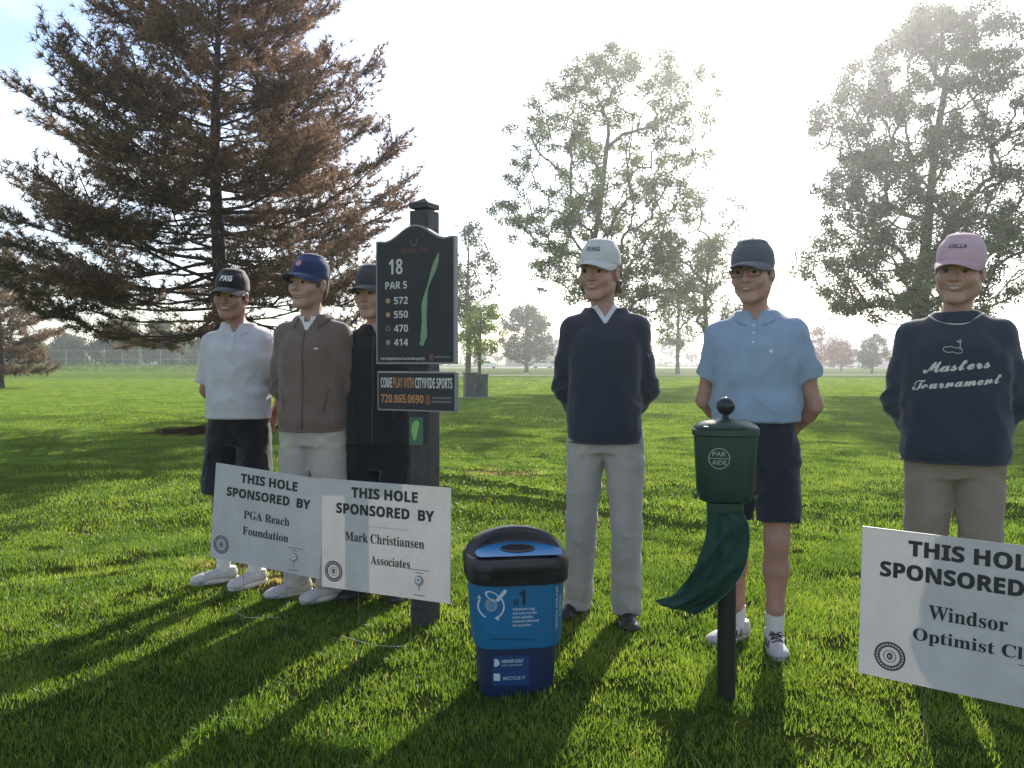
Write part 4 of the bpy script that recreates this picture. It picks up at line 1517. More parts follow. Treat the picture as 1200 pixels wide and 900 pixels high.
        g.tube(xform(np.array([(-.010, -.100, .006), (0, -.103, .009), (.010, -.100, .006)]), HF), 0.0018, 6)
        g.build('glasses', mg, root, True)

    # ---- top
    tm = top['mat']
    hem = top.get('hem', 0.90)
    lng = top.get('long', False)
    loose = top.get('loose', 0.0)
    St = SDF(axis(-0.42, 0.42, 0.0085), axis(-0.24, 0.30, 0.0085), axis(hem - 0.03, 1.56, 0.0085))
    lo_ = loose
    zt = top.get('zt', 1.486)
    rows = [(hem, 0, 0, (.172 + lo_) * w, .122 + b + lo_), (hem + .10, 0, 0, (.163 + lo_) * w, .120 + b + lo_), (1.14, 0, 0, (.158 + lo_) * w, .118 + b + lo_ * .8), (1.27, 0, 0, (.172 + lo_ * .6) * w, .122 + lo_ * .6),
            (1.37, 0, .004, (.162 + lo_ * .4) * w, .115 + lo_ * .4), (1.43, 0, .012, .130 * w, .095), (1.478, 0, .02, .090 * w, .080), (zt + .015, 0, .024, .068 + (1.5 - zt) * .9, .064 + (1.5 - zt) * .9)]
    if hem + .1 > 1.12: rows.pop(1)
    if top.get('rib'): rows[0] = (hem, 0, 0, (.166 + lo_ * .8) * w, .120 + b + lo_ * .7); rows.insert(1, (hem + .045, 0, 0, (.171 + lo_) * w, .123 + b + lo_))
    St.loft(rows, k=0.02, n=2.25)
    ex = top.get('slv', 0.016)
    for s in (-1, 1):
        St.cap((s * 0.046, .028, 1.462), sh[s] + (0, 0, -0.002), 0.040, 0.052, k=0.05)
        if lng:
            wc = wr[s] * 0.93 + el[s] * 0.07
            fm = el[s] * 0.6 + wr[s] * 0.4
            St.chain([sh[s], sh[s] * 0.45 + el[s] * 0.55, el[s]], [0.056 + ex * .2, 0.047 + ex * .45, 0.040 + ex * .5], k=0.035)
            St.cap(el[s], fm, 0.040 + ex * .5, 0.040 + ex * .4, k=0.03)
            St.cap(fm, wc, 0.040 + ex * .4, 0.033 + ex * .3, k=0.012, clip=True)
        else:
            t = top.get('sleeve', 0.72)
            q = sh[s] * (1 - t) + el[s] * t
            St.cap(sh[s], q + (s * 0.001, 0, 0), 0.059, 0.052 + ex * 0.5, k=0.03, clip=True)
    amp = top.get('fold', 0.004)

    def folds(X, Y, Z):
        wv = wavy(X, Y, Z, seed + 3, 26, (1, .8, .55))
        fine = wavy(X, Y, Z, seed + 5, 60, (1, 1, .4))
        low = np.clip(1.15 - (Z - hem) / 0.35, 0.25, 1)
        arm = np.clip((np.abs(X) - 0.17 * w) / 0.04, 0, 1)
        ring = np.sin(78 * Z + 9 * X + 3 * np.sin(30 * Y)) * arm * 0.45
        rd = (1 - np.abs(wavy(X, Y, Z, seed + 8, 15, (1.1, .7, .8)) * 3.2)).clip(0, 1) ** 1.5
        rd2 = (1 - np.abs(wavy(X, Y, Z, seed + 17, 24, (1.0, .7, 1.2)) * 3.4)).clip(0, 1) ** 2
        rd3 = (1 - np.abs(np.sin(46 * Z + 7 * X + 2.2 * np.sin(24 * X + seed) + 1.7 * np.sin(19 * Y)))).clip(0, 1) ** 2 * np.exp(-((Z - 1.13) / .07) ** 2) * arm
        edge = np.clip((Z - hem - .01) / .09, .12, 1)
        return -amp * edge * (.25 + wv * 0.8 + 0.5 * fine + .4 * ring + 1.8 * rd * (.3 + .6 * low) + 1.0 * rd2 * (.25 + .75 * low) + 1.6 * rd3) - .002
    St.disp(folds)
    if top.get('neck') == 'v':
        vz = 1.498 - top.get('vdeep', .052); vs = top.get('vs', .50)
        St.op(lambda X, Y, Z: np.maximum((np.abs(X) - (Z - vz) * vs) / sqrt(1 + vs * vs), Y - .02), (-.09, -.2, vz), (.09, .02, 1.56), k=0.005, mode='s')
    elif top.get('neck') == 'crew':
        pass
    nr = top.get('neckr', .062); St.cap((0, .026, 1.48), (0, .02, 1.60), nr, nr + .006, k=0.006, mode='s')
    Vt, Qt = St.mesh()
    Vt = relax(Vt, Qt, 1, 0.4)
    to = new_mesh(top['name'], Vt, Qt, tm, True, root)
    tj = Projector(Vt, Qt)
    root_info = dict(root=root, top=to, tj=tj, HF=HF, pj=pj)

    if top.get('rib'):
        m = MB()
        P = []
        for a in np.linspace(0, 2 * pi, 41)[:-1]:
            o = np.array([0.5 * sin(a), -0.5 * cos(a), hem + 0.012])
            P.append(tj.cast(o, (-sin(a), cos(a), 0), 0.001))
        P = np.array(P)
        for dz, rr in ((0.0, .0035), (.035, .003)):
            q = P.copy(); q[:, 2] = hem + dz + 0.004
            m.tube(np.concatenate([q, q[:1]]), rr, 6, caps=False)
        m.build('ribbed_hem', tm, to, True)

    # ---- collar
    if top.get('collar'):
        c = top['collar']
        gap = c.get('gap', 0.42); nA = 33
        rows_ = []
        for i in range(nA):
            th = gap + (2 * pi - 2 * gap) * i / (nA - 1)          # from front, going round the back
            fr = (1 + cos(th)) / 2                                # 1 in front, 0 at the back
            dx, dy = sin(th), -cos(th)
            zt_ = c.get('zb', 1.524) - c.get('drop', .045) * fr
            tip = max(0, 1 - min(i, nA - 1 - i) / 4.5)
            r0 = c.get('r', .064)
            out = [(r0 - .003, zt_ - .03), (r0, zt_ - .004), (r0 + .003, zt_), (r0 + .009, zt_ - .006), (r0 + .022 + .006 * tip, zt_ - .034 - c.get('point', .022) * tip)]
            rows_.append([(r_ * dx * 1.02, .024 + r_ * dy - .012 * fr * (r_ > r0 + .01), z_) for r_, z_ in out])
        Vv = np.array(rows_).reshape(-1, 3)
        Ff = [(i * 5 + j, i * 5 + j + 1, (i + 1) * 5 + j + 1, (i + 1) * 5 + j) for i in range(nA - 1) for j in range(4)]
        # keep the flaps outside the garment
        for q in range(len(Vv)):
            if q % 5 >= c.get('push', 3):
                h, n, idx_, dist = tj.t.find_nearest(Vector(Vv[q]))
                if h is not None and dist < 0.03:
                    sd = (Vector(Vv[q]) - h).dot(n)
                    if sd < 0.004:
                        Vv[q] = np.array(h + n * 0.005)
        co = new_mesh('collar', Vv, Ff, c['mat'], True, to if c['mat'] is tm else root)
        so = co.modifiers.new('thickness', 'SOLIDIFY'); so.thickness = 0.0025; so.offset = 0
    if top.get('piping'):
        m = MB(); P = []
        for a in np.linspace(0, 2 * pi, 49):
            fr = (1 + cos(a)) / 2
            r_ = top.get('pipe_r', .088) + 0.012 * fr
            o = np.array([r_ * 1.1 * sin(a), .022 - r_ * cos(a), 1.7])
            p = tj.cast(o, (0, 0, -1), 0.001)
            P.append(p)
        P = np.array(P)
        m.tube(P, 0.0030, 6, caps=False)
        m.build('neck_piping', top['piping'], to, True)
    if top.get('placket'):
        V2, F2 = vstrip(np.linspace(1.33, 1.462, 9), lambda z: 0.0, 0.0125)
        front_print(tj, V2, F2, 'placket', tm, to, (0, 0), 0.003)
        for z in (1.365, 1.405, 1.44):
            p = tj.cast((0, -.5, z), (0, 1, 0), 0.0035)
            m = MB(); m.lathe([(.005, 0), (.005, .0015), (.003, .002)], 10)
            Vb = np.concatenate(m.V) @ np.array([[1, 0, 0], [0, 0, 1], [0, -1, 0]]).T
            new_mesh('shirt_button', Vb * [1, -1, 1] + p, m.F, top.get('button', M_WHITE), True, to)
    if top.get('zip'):
        V2, F2 = vstrip(np.linspace(hem + .01, 1.46, 30), lambda z: 0.002 * sin(z * 12), 0.0028)
        front_print(tj, V2, F2, 'zipper', top['zip'], to, (0, 0), 0.003)
        for s in (-1, 1):
            V2, F2 = vstrip(np.linspace(1.0, 1.12, 7), lambda z: s * (0.105 + (z - 1.0) * .18), 0.002)
            front_print(tj, V2, F2, 'pocket_zip', top['zip'], to, (0, 0), 0.002)

    # ---- trousers or shorts
    bm_ = bottom['mat']
    zc_ = bottom.get('crotch', 0.80)
    hemz = bottom['hem']
    Sb = SDF(axis(-0.34, 0.34, 0.0085), axis(-0.28, 0.24, 0.0085), axis(hemz - 0.02, 1.08, 0.0085))
    Sb.loft([(zc_ + .02, 0, 0.005, .150 * w, .108), (0.90, 0, .010, .165 * w, .120), (0.99, 0, .005, .158 * w, .114 + b * .5), (1.05, 0, 0, .148 * w, .108 + b * .7)], k=0.03)
    for s in (-1, 1):
        wl_ = bottom.get('width', 1.0)
        if hemz > 0.3:
            t = (0.90 - hemz) / (0.90 - 0.485)
            q = hip[s] * (1 - t) + kne[s] * t
            Sb.cap(hip[s] + (0, 0, -.02), q + (s * 0.008, -0.004, 0), 0.098, 0.091 * wl_, k=0.02, clip=True, sy=1.08)
        else:
            hm = ank[s].copy(); hm[2] = hemz
            kk = kne[s] + (0, 0.004, 0)
            Sb.cap(hip[s] + (0, 0, -.02), kk, 0.097, 0.073 * wl_, k=0.02)
            Sb.cap(kk, hm + (0, -0.005, 0), 0.073 * wl_, 0.066 * wl_, k=0.02, clip=True, sy=1.12)
    Sb.disp(lambda X, Y, Z: np.clip((1.0 - Z) / .12, .1, 1) * -0.006 * wavy(X, Y, Z, seed + 11, 22, (1, 1, .45)) - np.clip((1.0 - Z) / .12, .1, 1) * .007 * (1 - np.abs(wavy(X, Y, Z, seed + 12, 17, (1.3, 1, .6)) * 3.2)).clip(0, 1) ** 1.6 - .005 * (1 - np.abs(wavy(X, Y, Z, seed + 14, 30, (.9, .9, 1.2)) * 3.6)).clip(0, 1) ** 2
            - 0.004 * np.exp(-np.maximum(Z - hemz, 0) / .10) * (hemz < .3) * np.sin(62 * Z + 14 * X + 10 * Y)
            - 0.003 * np.exp(-((Z - zc_ - .03) / .05) ** 2) * np.sin(70 * Z + 60 * np.abs(X)))
    Vb, Qb = Sb.mesh()
    Vb = relax(Vb, Qb, 1, 0.4)
    bo = new_mesh(bottom['name'], Vb, Qb, bm_, True, root)
    bj = Projector(Vb, Qb)
    V2, F2 = vstrip(np.linspace(zc_ + .03, 0.99, 8), lambda z: 0.004 + 0.15 * max(0, .86 - z) ** 2, 0.0016)
    front_print(bj, V2, F2, 'fly_seam', bottom.get('seam', bm_), bo, (0, 0), 0.0016)
    for s in (-1, 1):
        V2, F2 = vstrip(np.linspace(.90, .985, 6), lambda z: s * (.150 - (z - .90) * .45) * w, 0.0018)
        front_print(bj, V2, F2, 'pocket_edge', bottom.get('seam', bm_), bo, (0, 0), 0.002)

    # ---- shoes
    for i, s in enumerate((-1, 1)):
        fx, fy, fr = feet[i]
        FF = (rot3(yaw=fr) * .93, np.array([fx, fy, 0]))
        Sf = SDF(axis(-.07, .07, .005), axis(-.24, .11, .005), axis(0.0, .15, .005))
        Sf.cap((0, .045, .048), (0, -.03, .050), .041, .040, k=.02)
        Sf.cap((0, -.03, .046), (0, -.135, .036), .043, .035, k=.02)
        Sf.ell((0, -.155, .032), (.046, .055, .032), k=.02)
        Sf.cap((0, .030, .055), (0, .030, .092), .043, .044, k=.02, clip=True)
        Sf.ell((0, -.06, .10), (.05, .035, .016), k=.012, mode='s')
        Sf.cut((0, 0, -1), -.018)
        Vs, Qs = Sf.mesh()
        ms = M_SHOEW if shoes != 'black' else M_SHOEB
        so_ = new_mesh('shoe', xform(Vs, FF), Qs, ms, True, root)
        sj = Projector(Vs, Qs)
        out = []
        for a in np.linspace(0, 2 * pi, 33)[:-1]:
            yy = -.055 - .152 * cos(a)
            ww = .048 * (1 - .20 * cos(a - pi) * (1 if cos(a) < 0 else 0.1)) * abs(sin(a)) ** .75 * np.sign(sin(a)) if abs(sin(a)) > 1e-6 else 0
            out.append((ww, yy))
        m = MB(); out = np.array(out)
        rings = []
        for zz, k_ in ((0.0, .95), (.006, 1.0), (.020, 1.0), (.026, .965)):
            rings.append(np.column_stack([out[:, 0] * k_, (out[:, 1] + .055) * k_ - .055, np.full(len(out), zz)]))
        m.rings(rings)
        new_mesh('sole', xform(np.concatenate(m.V), FF), m.F, M_SOLE if shoes != 'black' else M_SHOEB, True, so_)
        lm = {'white': M_SHOEW, 'black': M_SHOEB, 'laced': M_BLACK}[shoes]
        m = MB()
        for j in range(4):
            yy = -.050 - j * .022
            P = [sj.cast((u, yy + (.006 if j % 2 else -.006) * u / .025, .3), (0, 0, -1), .0015) for u in np.linspace(-.026, .026, 7)]
            m.tube(xform(np.array(P), FF), .0030 if shoes == 'laced' else .0022, 5)
        if shoes == 'laced':
            for q in (-1, 1):
                P = [sj.cast((0, -.052, .3), (0, 0, -1), .002), np.array((q * .022, -.05, .098)), np.array((q * .034, -.068, .085)), np.array((q * .012, -.062, .084))]
                m.tube(xform(np.array(P), FF), .0028, 5)
            for q in (-1, 1):
                for j in range(3):
                    P = [sj.cast((q * .2, -.03 - j * .03 + dz * .3, .03 + dz), (-q, 0, 0), .001) for dz in np.linspace(.0, .035, 5)]
                    m.tube(xform(np.array(P), FF), .0032, 5)
        m.build('shoe_lace', lm, so_, True)
        if socks is not None:
            m = MB()
            A = FF[0] @ np.array([0, .030, 0.08]) + FF[1]
            m.tube([ank[s] + (0, 0, -.02), ank[s] + (0, 0.0, .02), ank[s] + (0, 0.002, socks)], [.040, .0395, .043], 18)
            m.build('sock', M_SOCK, root, True)
    return root_info

SK_TAN = skin_mat('skin_tanned', (0.32, 0.175, 0.120))
SK_FAIR = skin_mat('skin_fair', (0.42, 0.255, 0.195))
SK_PINK = skin_mat('skin_pink', (0.42, 0.235, 0.180))

# --- white polo, black shorts
p1 = G(279, 689)
c_white = cloth_mat('white_polo_cloth', (0.55, 0.53, 0.57), transl=0.12)
c_black = cloth_mat('black_shorts_cloth', (0.012, 0.012, 0.015), var=0.2)
I1 = person('smiling golfer in white polo shirt, black shorts and black cap with white emblem',
            p1.x, p1.y, 1.755, radians(-2), head=(radians(-1), radians(4), radians(4)), hx=-0.03, w=1.0, skin=SK_TAN, jw=1.02,
            feet=((-0.105, 0.03, radians(-50)), (0.10, -0.03, radians(-28))),
            top=dict(name='polo_shirt', mat=c_white, hem=0.965, sleeve=0.80, collar=dict(mat=c_white), placket=True, neck='v', vdeep=.048, loose=.012, slv=.02, fold=.0075),
            bottom=dict(name='shorts', mat=c_black, hem=0.53, width=1.10), shoes='white', socks=0.055, hair_col=(.018, .012, .008),
            arms={('w', 1): (0.165, 0.150, 0.985), ('e', 1): (.262, .055, 1.13)}, hands={1: ((-0.3, 0.25, -0.9), (-.6, -.6, 0), .5)},
            cap=dict(mat=cloth_mat('black_cap_cloth', (0.010, 0.010, 0.013)), back=cloth_mat('grey_cap_mesh', (0.16, 0.12, 0.11)),
                     text=[(bold('PXG'), .026, .066, .075, M_WHITE, .15)], tip=.04, tall=.004, edge=mat('cap_edge_grey', (.3, .27, .25), .8)), seed=11)

# --- brown jacket, white trousers
p2 = G(366, 700)
c_brown = cloth_mat('brown_jacket_cloth', (0.150, 0.108, 0.092), bs=500)
c_ivory = cloth_mat('ivory_trouser_cloth', (0.41, 0.37, 0.33))
c_zip = mat('dark_zip', (0.05, 0.038, 0.035), 0.6)
I2 = person('golfer in brown zip jacket, white trousers and navy cap standing beside the white polo golfer',
            p2.x, p2.y, 1.835, radians(-8), head=(radians(-16), radians(-2), radians(2)), hx=-0.012, w=0.97, skin=SK_FAIR, jw=.93, nose=.95,
            feet=((-0.095, 0.02, radians(-42)), (0.095, -0.01, radians(-30))), smile=False,
            top=dict(name='jacket', mat=c_brown, hem=0.895, long=True, loose=.014, slv=.022, fold=.0065, neck='v', vdeep=.075, zip=c_zip,
                     collar=dict(mat=c_brown, gap=.62, r=.074, zb=1.522, point=.034, drop=.03), rib=True),
            bottom=dict(name='trousers', mat=c_ivory, hem=0.07, width=1.08), shoes='white', hair_col=(.12, .075, .045),
            cap=dict(mat=cloth_mat('navy_cap_cloth', (0.018, 0.032, 0.10)), tip=.02, tall=.008,
                     edge=cloth_mat('navy_cap_edge', (0.10, .13, .22)),
                     text=[(bold('❋'), .03, .034, .078, mat('cap_crest_pink', (.62, .22, .26), .7), 0), (bold('—'), .004, .036, .078, M_WHITE, 0)]), seed=21)

# --- dark clothes, half hidden by the hole sign
p3 = G(444, 697)
c_dark = cloth_mat('black_jacket_cloth', (0.013, 0.014, 0.017), var=.15)
c_dark2 = cloth_mat('black_trouser_cloth', (0.012, 0.012, 0.014), var=.15)
I3 = person('golfer all in black with grey cap, half hidden behind the hole sign post',
            p3.x, p3.y, 1.80, radians(-5), head=(radians(-14), radians(3), 0), hx=-0.03, w=1.03, skin=SK_FAIR,
            feet=((-0.10, 0.02, radians(-25)), (0.11, 0.0, radians(5))), smile=False,
            top=dict(name='jacket', mat=c_dark, hem=0.86, long=True, loose=.018, slv=.024, neck='v', vdeep=.048, collar=dict(mat=c_dark, gap=.3, zb=1.532), zip=c_zip),
            bottom=dict(name='trousers', mat=c_dark2, hem=0.06, width=1.32, crotch=.70), shoes='black', hair_col=(.05, .035, .025),
            cap=dict(mat=cloth_mat('charcoal_cap_cloth', (0.045, 0.047, 0.055)), tip=.06, tall=.008), seed=31)

# --- navy pullover, grey trousers, white cap, curly hair
p4 = G(709, 731)
c_navy = cloth_mat('navy_pullover_knit', (0.022, 0.028, 0.047), bs=450)
c_wcol = cloth_mat('white_collar_cloth', (0.66, 0.65, 0.70))
c_grey = cloth_mat('light_grey_trouser_cloth', (0.36, 0.335, 0.315))
I4 = person('golfer in dark navy pullover, light grey trousers and white cap over curly hair',
            p4.x, p4.y, 1.845, radians(-6), head=(radians(-20), radians(3), radians(2)), hx=-0.03, w=0.955, skin=SK_PINK, jw=.92, grin=.7, nose=1.05,
            feet=((-0.125, 0.09, radians(-30)), (0.105, -0.02, radians(6))),
            top=dict(name='pullover', mat=c_navy, hem=0.865, long=True, loose=.013, slv=.018, fold=.006, neck='v', vdeep=.078, vs=.66, neckr=.068, zt=1.478, rib=True),
            bottom=dict(name='trousers', mat=c_grey, hem=0.055, width=1.0), shoes='black', hair='curly', hair_col=(.10, .055, .028),
            cap=dict(mat=cloth_mat('white_cap_cloth', (0.52, 0.51, 0.50)), tip=.03, tall=.004,
                     text=[(bold('PING'), .019, .060, .078, mat('cap_letter_grey', (.10, .10, .16), .7), 0)]), seed=41)

# --- light blue polo, navy shorts, dark cap, glasses
p5 = G(886, 756)
c_blue = cloth_mat('light_blue_polo_cloth', (0.28, 0.37, 0.50), bs=700, transl=0.08)
c_nshort = cloth_mat('navy_shorts_cloth', (0.018, 0.020, 0.034), var=.15)
I5 = person('man in light blue polo shirt, navy shorts, dark cap and glasses',
            p5.x, p5.y, 1.815, radians(-22), head=(radians(-9), radians(2), radians(-1)), hx=-0.018, w=1.04, skin=SK_PINK, jw=1.0, grin=.55, nose=1.15,
            feet=((-0.085, 0.05, radians(-30)), (0.090, -0.02, radians(12))),
            arms={('e', 1): (.245, .055, 1.085), ('w', 1): (.14, .20, .955), ('e', -1): (-.236, .05, 1.10), ('w', -1): (-.12, .20, .96)},
            top=dict(name='polo_shirt', mat=c_blue, hem=1.015, sleeve=0.62, collar=dict(mat=c_blue, gap=.38), placket=True, neck='v', vdeep=.048, loose=.012, slv=.022, fold=.0080),
            bottom=dict(name='shorts', mat=c_nshort, hem=0.575, width=1.0), shoes='laced', socks=0.075, hair_col=(.05, .04, .035), glasses=True,
            cap=dict(mat=cloth_mat('slate_cap_cloth', (0.075, 0.082, 0.105)), tip=.05, tall=.0, edge=cloth_mat('slate_cap_edge', (.12, .13, .17)),
                     text=[(bold('▬'), .012, .05, .050, mat('cap_band_blue', (.10, .11, .22), .8), 0)]), seed=51)

# --- navy sweatshirt with stitched lettering, khaki trousers, pink cap
p6 = Vector((1.86, 3.58, float(hgt(1.86, 3.58))))
c_navy2 = cloth_mat('navy_sweatshirt_knit', (0.022, 0.031, 0.052), bs=450)
c_dnavy = cloth_mat('dark_navy_collar_cloth', (0.012, 0.020, 0.045))
c_khaki = cloth_mat('khaki_trouser_cloth', (0.255, 0.205, 0.165))
m_stitch = mat('cream_stitching', (0.55, 0.54, 0.50), .8)
I6 = person('smiling golfer in navy sweatshirt with cream script lettering and pale pink cap',
            p6.x, p6.y, 1.800, radians(-26), head=(radians(-11), radians(3), radians(3)), hx=0.010, w=1.07, skin=SK_PINK, jw=1.10, nose=.92, belly=.012,
            feet=((-0.105, 0.02, radians(-20)), (0.105, 0.0, radians(15))),
            top=dict(name='sweatshirt', mat=c_navy2, hem=0.880, long=True, loose=.026, slv=.024, fold=.0065, rib=True, piping=m_stitch,
                     collar=dict(mat=c_dnavy, push=2, gap=.30, r=.058, zb=1.530, point=.000, drop=.045)),
            bottom=dict(name='trousers', mat=c_khaki, hem=0.06, width=1.06), shoes='white', hair_col=(.09, .055, .035),
            cap=dict(mat=cloth_mat('pink_cap_cloth', (0.52, 0.35, 0.40)), tip=.06, tall=.004, roll=0.02, brim=cloth_mat('pink_brim_cloth', (0.42, .24, .29)),
                     edge=cloth_mat('pink_brim_edge', (.58, .42, .46)),
                     text=[(bold('CALLA'), .015, .058, .078, mat('cap_letter_teal', (.05, .07, .08), .8), .35)]), seed=61)

# stitched lettering and emblem on the sweatshirt
for s_, h_, w_, z_ in (('Masters', .046, .245, 1.262), ('Tournament', .042, .325, 1.196)):
    V2, F2 = text_tris(script(s_), h_, w_, 0.018, 0.0)
    V2[:, 1] += 0.10 * V2[:, 0]
    o = front_print(I6['tj'], V2, F2, 'stitched_lettering', m_stitch, I6['top'], (0.0, z_), 0.003)
m = MB()
def chest(P, c=(0.0, 1.345)):
    return [I6['tj'].cast((c[0] + a, -.5, c[1] + b_), (0, 1, 0), .002) for a, b_ in P]
m.tube(chest([(-.045, .012), (-.05, 0), (-.035, -.010), (-.012, -.008), (0, -.014), (.018, -.012), (.022, 0), (.012, .010), (-.004, .008), (-.02, .014), (-.045, .012)]), .0014, 5)
m.tube(chest([(.012, .0), (.013, .02), (.015, .040)]), .0014, 5)
m.tube(chest([(.015, .040), (.002, .034), (.014, .028)]), .0022, 5)
m.build('stitched_emblem', m_stitch, I6['top'], True)
# small chest marks
def chest_mark(I, x_, z_, s_, m_, txt='●', name='chest_emblem'):
    V2, F2 = text_tris(txt, s_, None, 0.0)
    if len(V2) == 0: return
    k = s_ / max(V2[:, 0].max() - V2[:, 0].min(), 1e-6)
    V2 = V2 * k
    front_print(I['tj'], V2, F2, name, m_, I['top'], (x_, z_), 0.0025)
chest_mark(I5, .075, 1.318, .014, M_WHITE)
chest_mark(I2, .070, 1.325, .022, M_WHITE, '▬')
chest_mark(I4, .205, 1.265, .018, mat('sleeve_mark', (.22, .24, .22), .8), bold('Y'), 'sleeve_emblem')
# white collar inside the brown jacket
def inner_collar(I, m_, r=.061, gap=.48, zb=1.54, drop=.05):
    nA = 33; V = []
    for i in range(nA):
        th = gap + (2 * pi - 2 * gap) * i / (nA - 1)
        fr = (1 + cos(th)) / 2; dx, dy = sin(th), -cos(th)
        tip = max(0, 1 - min(i, nA - 1 - i) / 5.0)
        zt_ = zb - drop * fr
        for r_, z_ in ((r - .002, zt_ - .03), (r, zt_), (r + .010, zt_ - .006), (r + .012 + .006 * tip, zt_ - .024 - .036 * tip)):
            V.append((r_ * dx * (1 - .1 * tip), .024 + r_ * dy - .014 * fr * (r_ > r), z_))
    F = [(i * 4 + j, i * 4 + j + 1, (i + 1) * 4 + j + 1, (i + 1) * 4 + j) for i in range(nA - 1) for j in range(3)]
    new_mesh('shirt_collar', V, F, m_, True, I['root'])
    V = []; F = []
    for i, z in enumerate(np.linspace(1.38, 1.50, 9)):
        for j, u in enumerate(np.linspace(-1, 1, 7)):
            wv = .012 + .045 * (z - 1.38) / .12
            y_ = -.100 + .035 * (z - 1.38) / .12 + .02 * u * u
            V.append((u * wv, y_, z))
    F = [(i * 7 + j, i * 7 + j + 1, (i + 1) * 7 + j + 1, (i + 1) * 7 + j) for i in range(8) for j in range(6)]
    F = [f for f in F if not (f[0] // 7 >= 6 and f[0] % 7 in (2, 3))]
    new_mesh('inner_shirt', V, F, m_, True, I['root'])
inner_collar(I2, c_wcol)
for s in (-1, 1):
    V2 = []; F2 = []
    for i, z in enumerate(np.linspace(1.424, 1.512, 12)):
        x = max(0, (z - 1.424) * .66)
        V2 += [(s * max(0, x - .019), z + .004), (s * (x + .006), z - .004)]
        if i: F2.append((2 * i - 2, 2 * i, 2 * i + 1, 2 * i - 1))
    front_print(I4['pj'], np.array(V2), F2, 'shirt_collar', c_wcol, I4['root'], (0, 0), .0065)


# ------------------------------------------------------------------ sponsor signs
def M4(c, ex, ey, ez):
    m = Matrix.Identity(4)
    for i in range(3):
        m[i][0] = ex[i]; m[i][1] = ey[i]; m[i][2] = ez[i]; m[i][3] = c[i]
    return m


M_CORR = bpy.data.materials.new('white_corrugated_plastic'); M_CORR.use_nodes = True
_N, _L = M_CORR.node_tree.nodes, M_CORR.node_tree.links
_p = _N['Principled BSDF']; _p.inputs['Base Color'].default_value = (.50, .49, .50, 1); _p.inputs['Roughness'].default_value = .45
_t = _N.new('ShaderNodeBsdfTranslucent'); _t.inputs['Color'].default_value = (.50, .45, .42, 1)
_m = _N.new('ShaderNodeMixShader'); _m.inputs['Fac'].default_value = .09
_L.new(_p.outputs[0], _m.inputs[1]); _L.new(_t.outputs[0], _m.inputs[2]); _L.new(_m.outputs[0], _N['Material Output'].inputs['Surface'])
_tc = _N.new('ShaderNodeTexCoord'); _w = _N.new('ShaderNodeTexWave'); _w.bands_direction = 'X'; _w.inputs['Scale'].default_value = 55
_n = _N.new('ShaderNodeTexNoise'); _n.inputs['Scale'].default_value = 7; _n.inputs['Detail'].default_value = 8; _n.inputs['Roughness'].default_value = .7
_r = _N.new('ShaderNodeValToRGB'); _r.color_ramp.elements[0].position = .35; _r.color_ramp.elements[0].color = (.44, .43, .43, 1); _r.color_ramp.elements[1].position = .6; _r.color_ramp.elements[1].color = (.52, .51, .52, 1)
_L.new(_tc.outputs['Object'], _n.inputs['Vector']); _L.new(_n.outputs['Fac'], _r.inputs['Fac']); _L.new(_r.outputs['Color'], _p.inputs['Base Color'])
_b = _N.new('ShaderNodeBump'); _b.inputs['Strength'].default_value = .12; _b.inputs['Distance'].default_value = .001
_L.new(_tc.outputs['Object'], _w.inputs['Vector']); _L.new(_w.outputs['Fac'], _b.inputs['Height']); _L.new(_b.outputs[0], _p.inputs['Normal'])
M_WIRE = mat('wire_steel', (.16, .16, .16), .5, metal=.5)
M_INK = mat('black_ink', (.018, .016, .022), .5)
M_INKR = mat('maroon_ink', (.12, .035, .05), .5)
M_PAPER = mat('white_paper', (.66, .655, .65), .6)


def print_on(V2, F, name, m, parent, z=0.0012):
    V = np.column_stack([V2[:, 0], np.full(len(V2), -z), V2[:, 1]])
    return new_mesh(name, V, F, m, False, parent)


def ring2(cx, cy, r0, r1, n=32):
    V = []; F = []
    for i in range(n):
        a = 2 * pi * i / n
        V += [(cx + r0 * cos(a), cy + r0 * sin(a)), (cx + r1 * cos(a), cy + r1 * sin(a))]
        j = (i + 1) % n
        F.append((2 * i, 2 * i + 1, 2 * j + 1, 2 * j))
    return np.array(V), F


def rect2(x0, y0, x1, y1):
    return np.array([(x0, y0), (x1, y0), (x1, y1), (x0, y1)]), [(0, 1, 2, 3)]


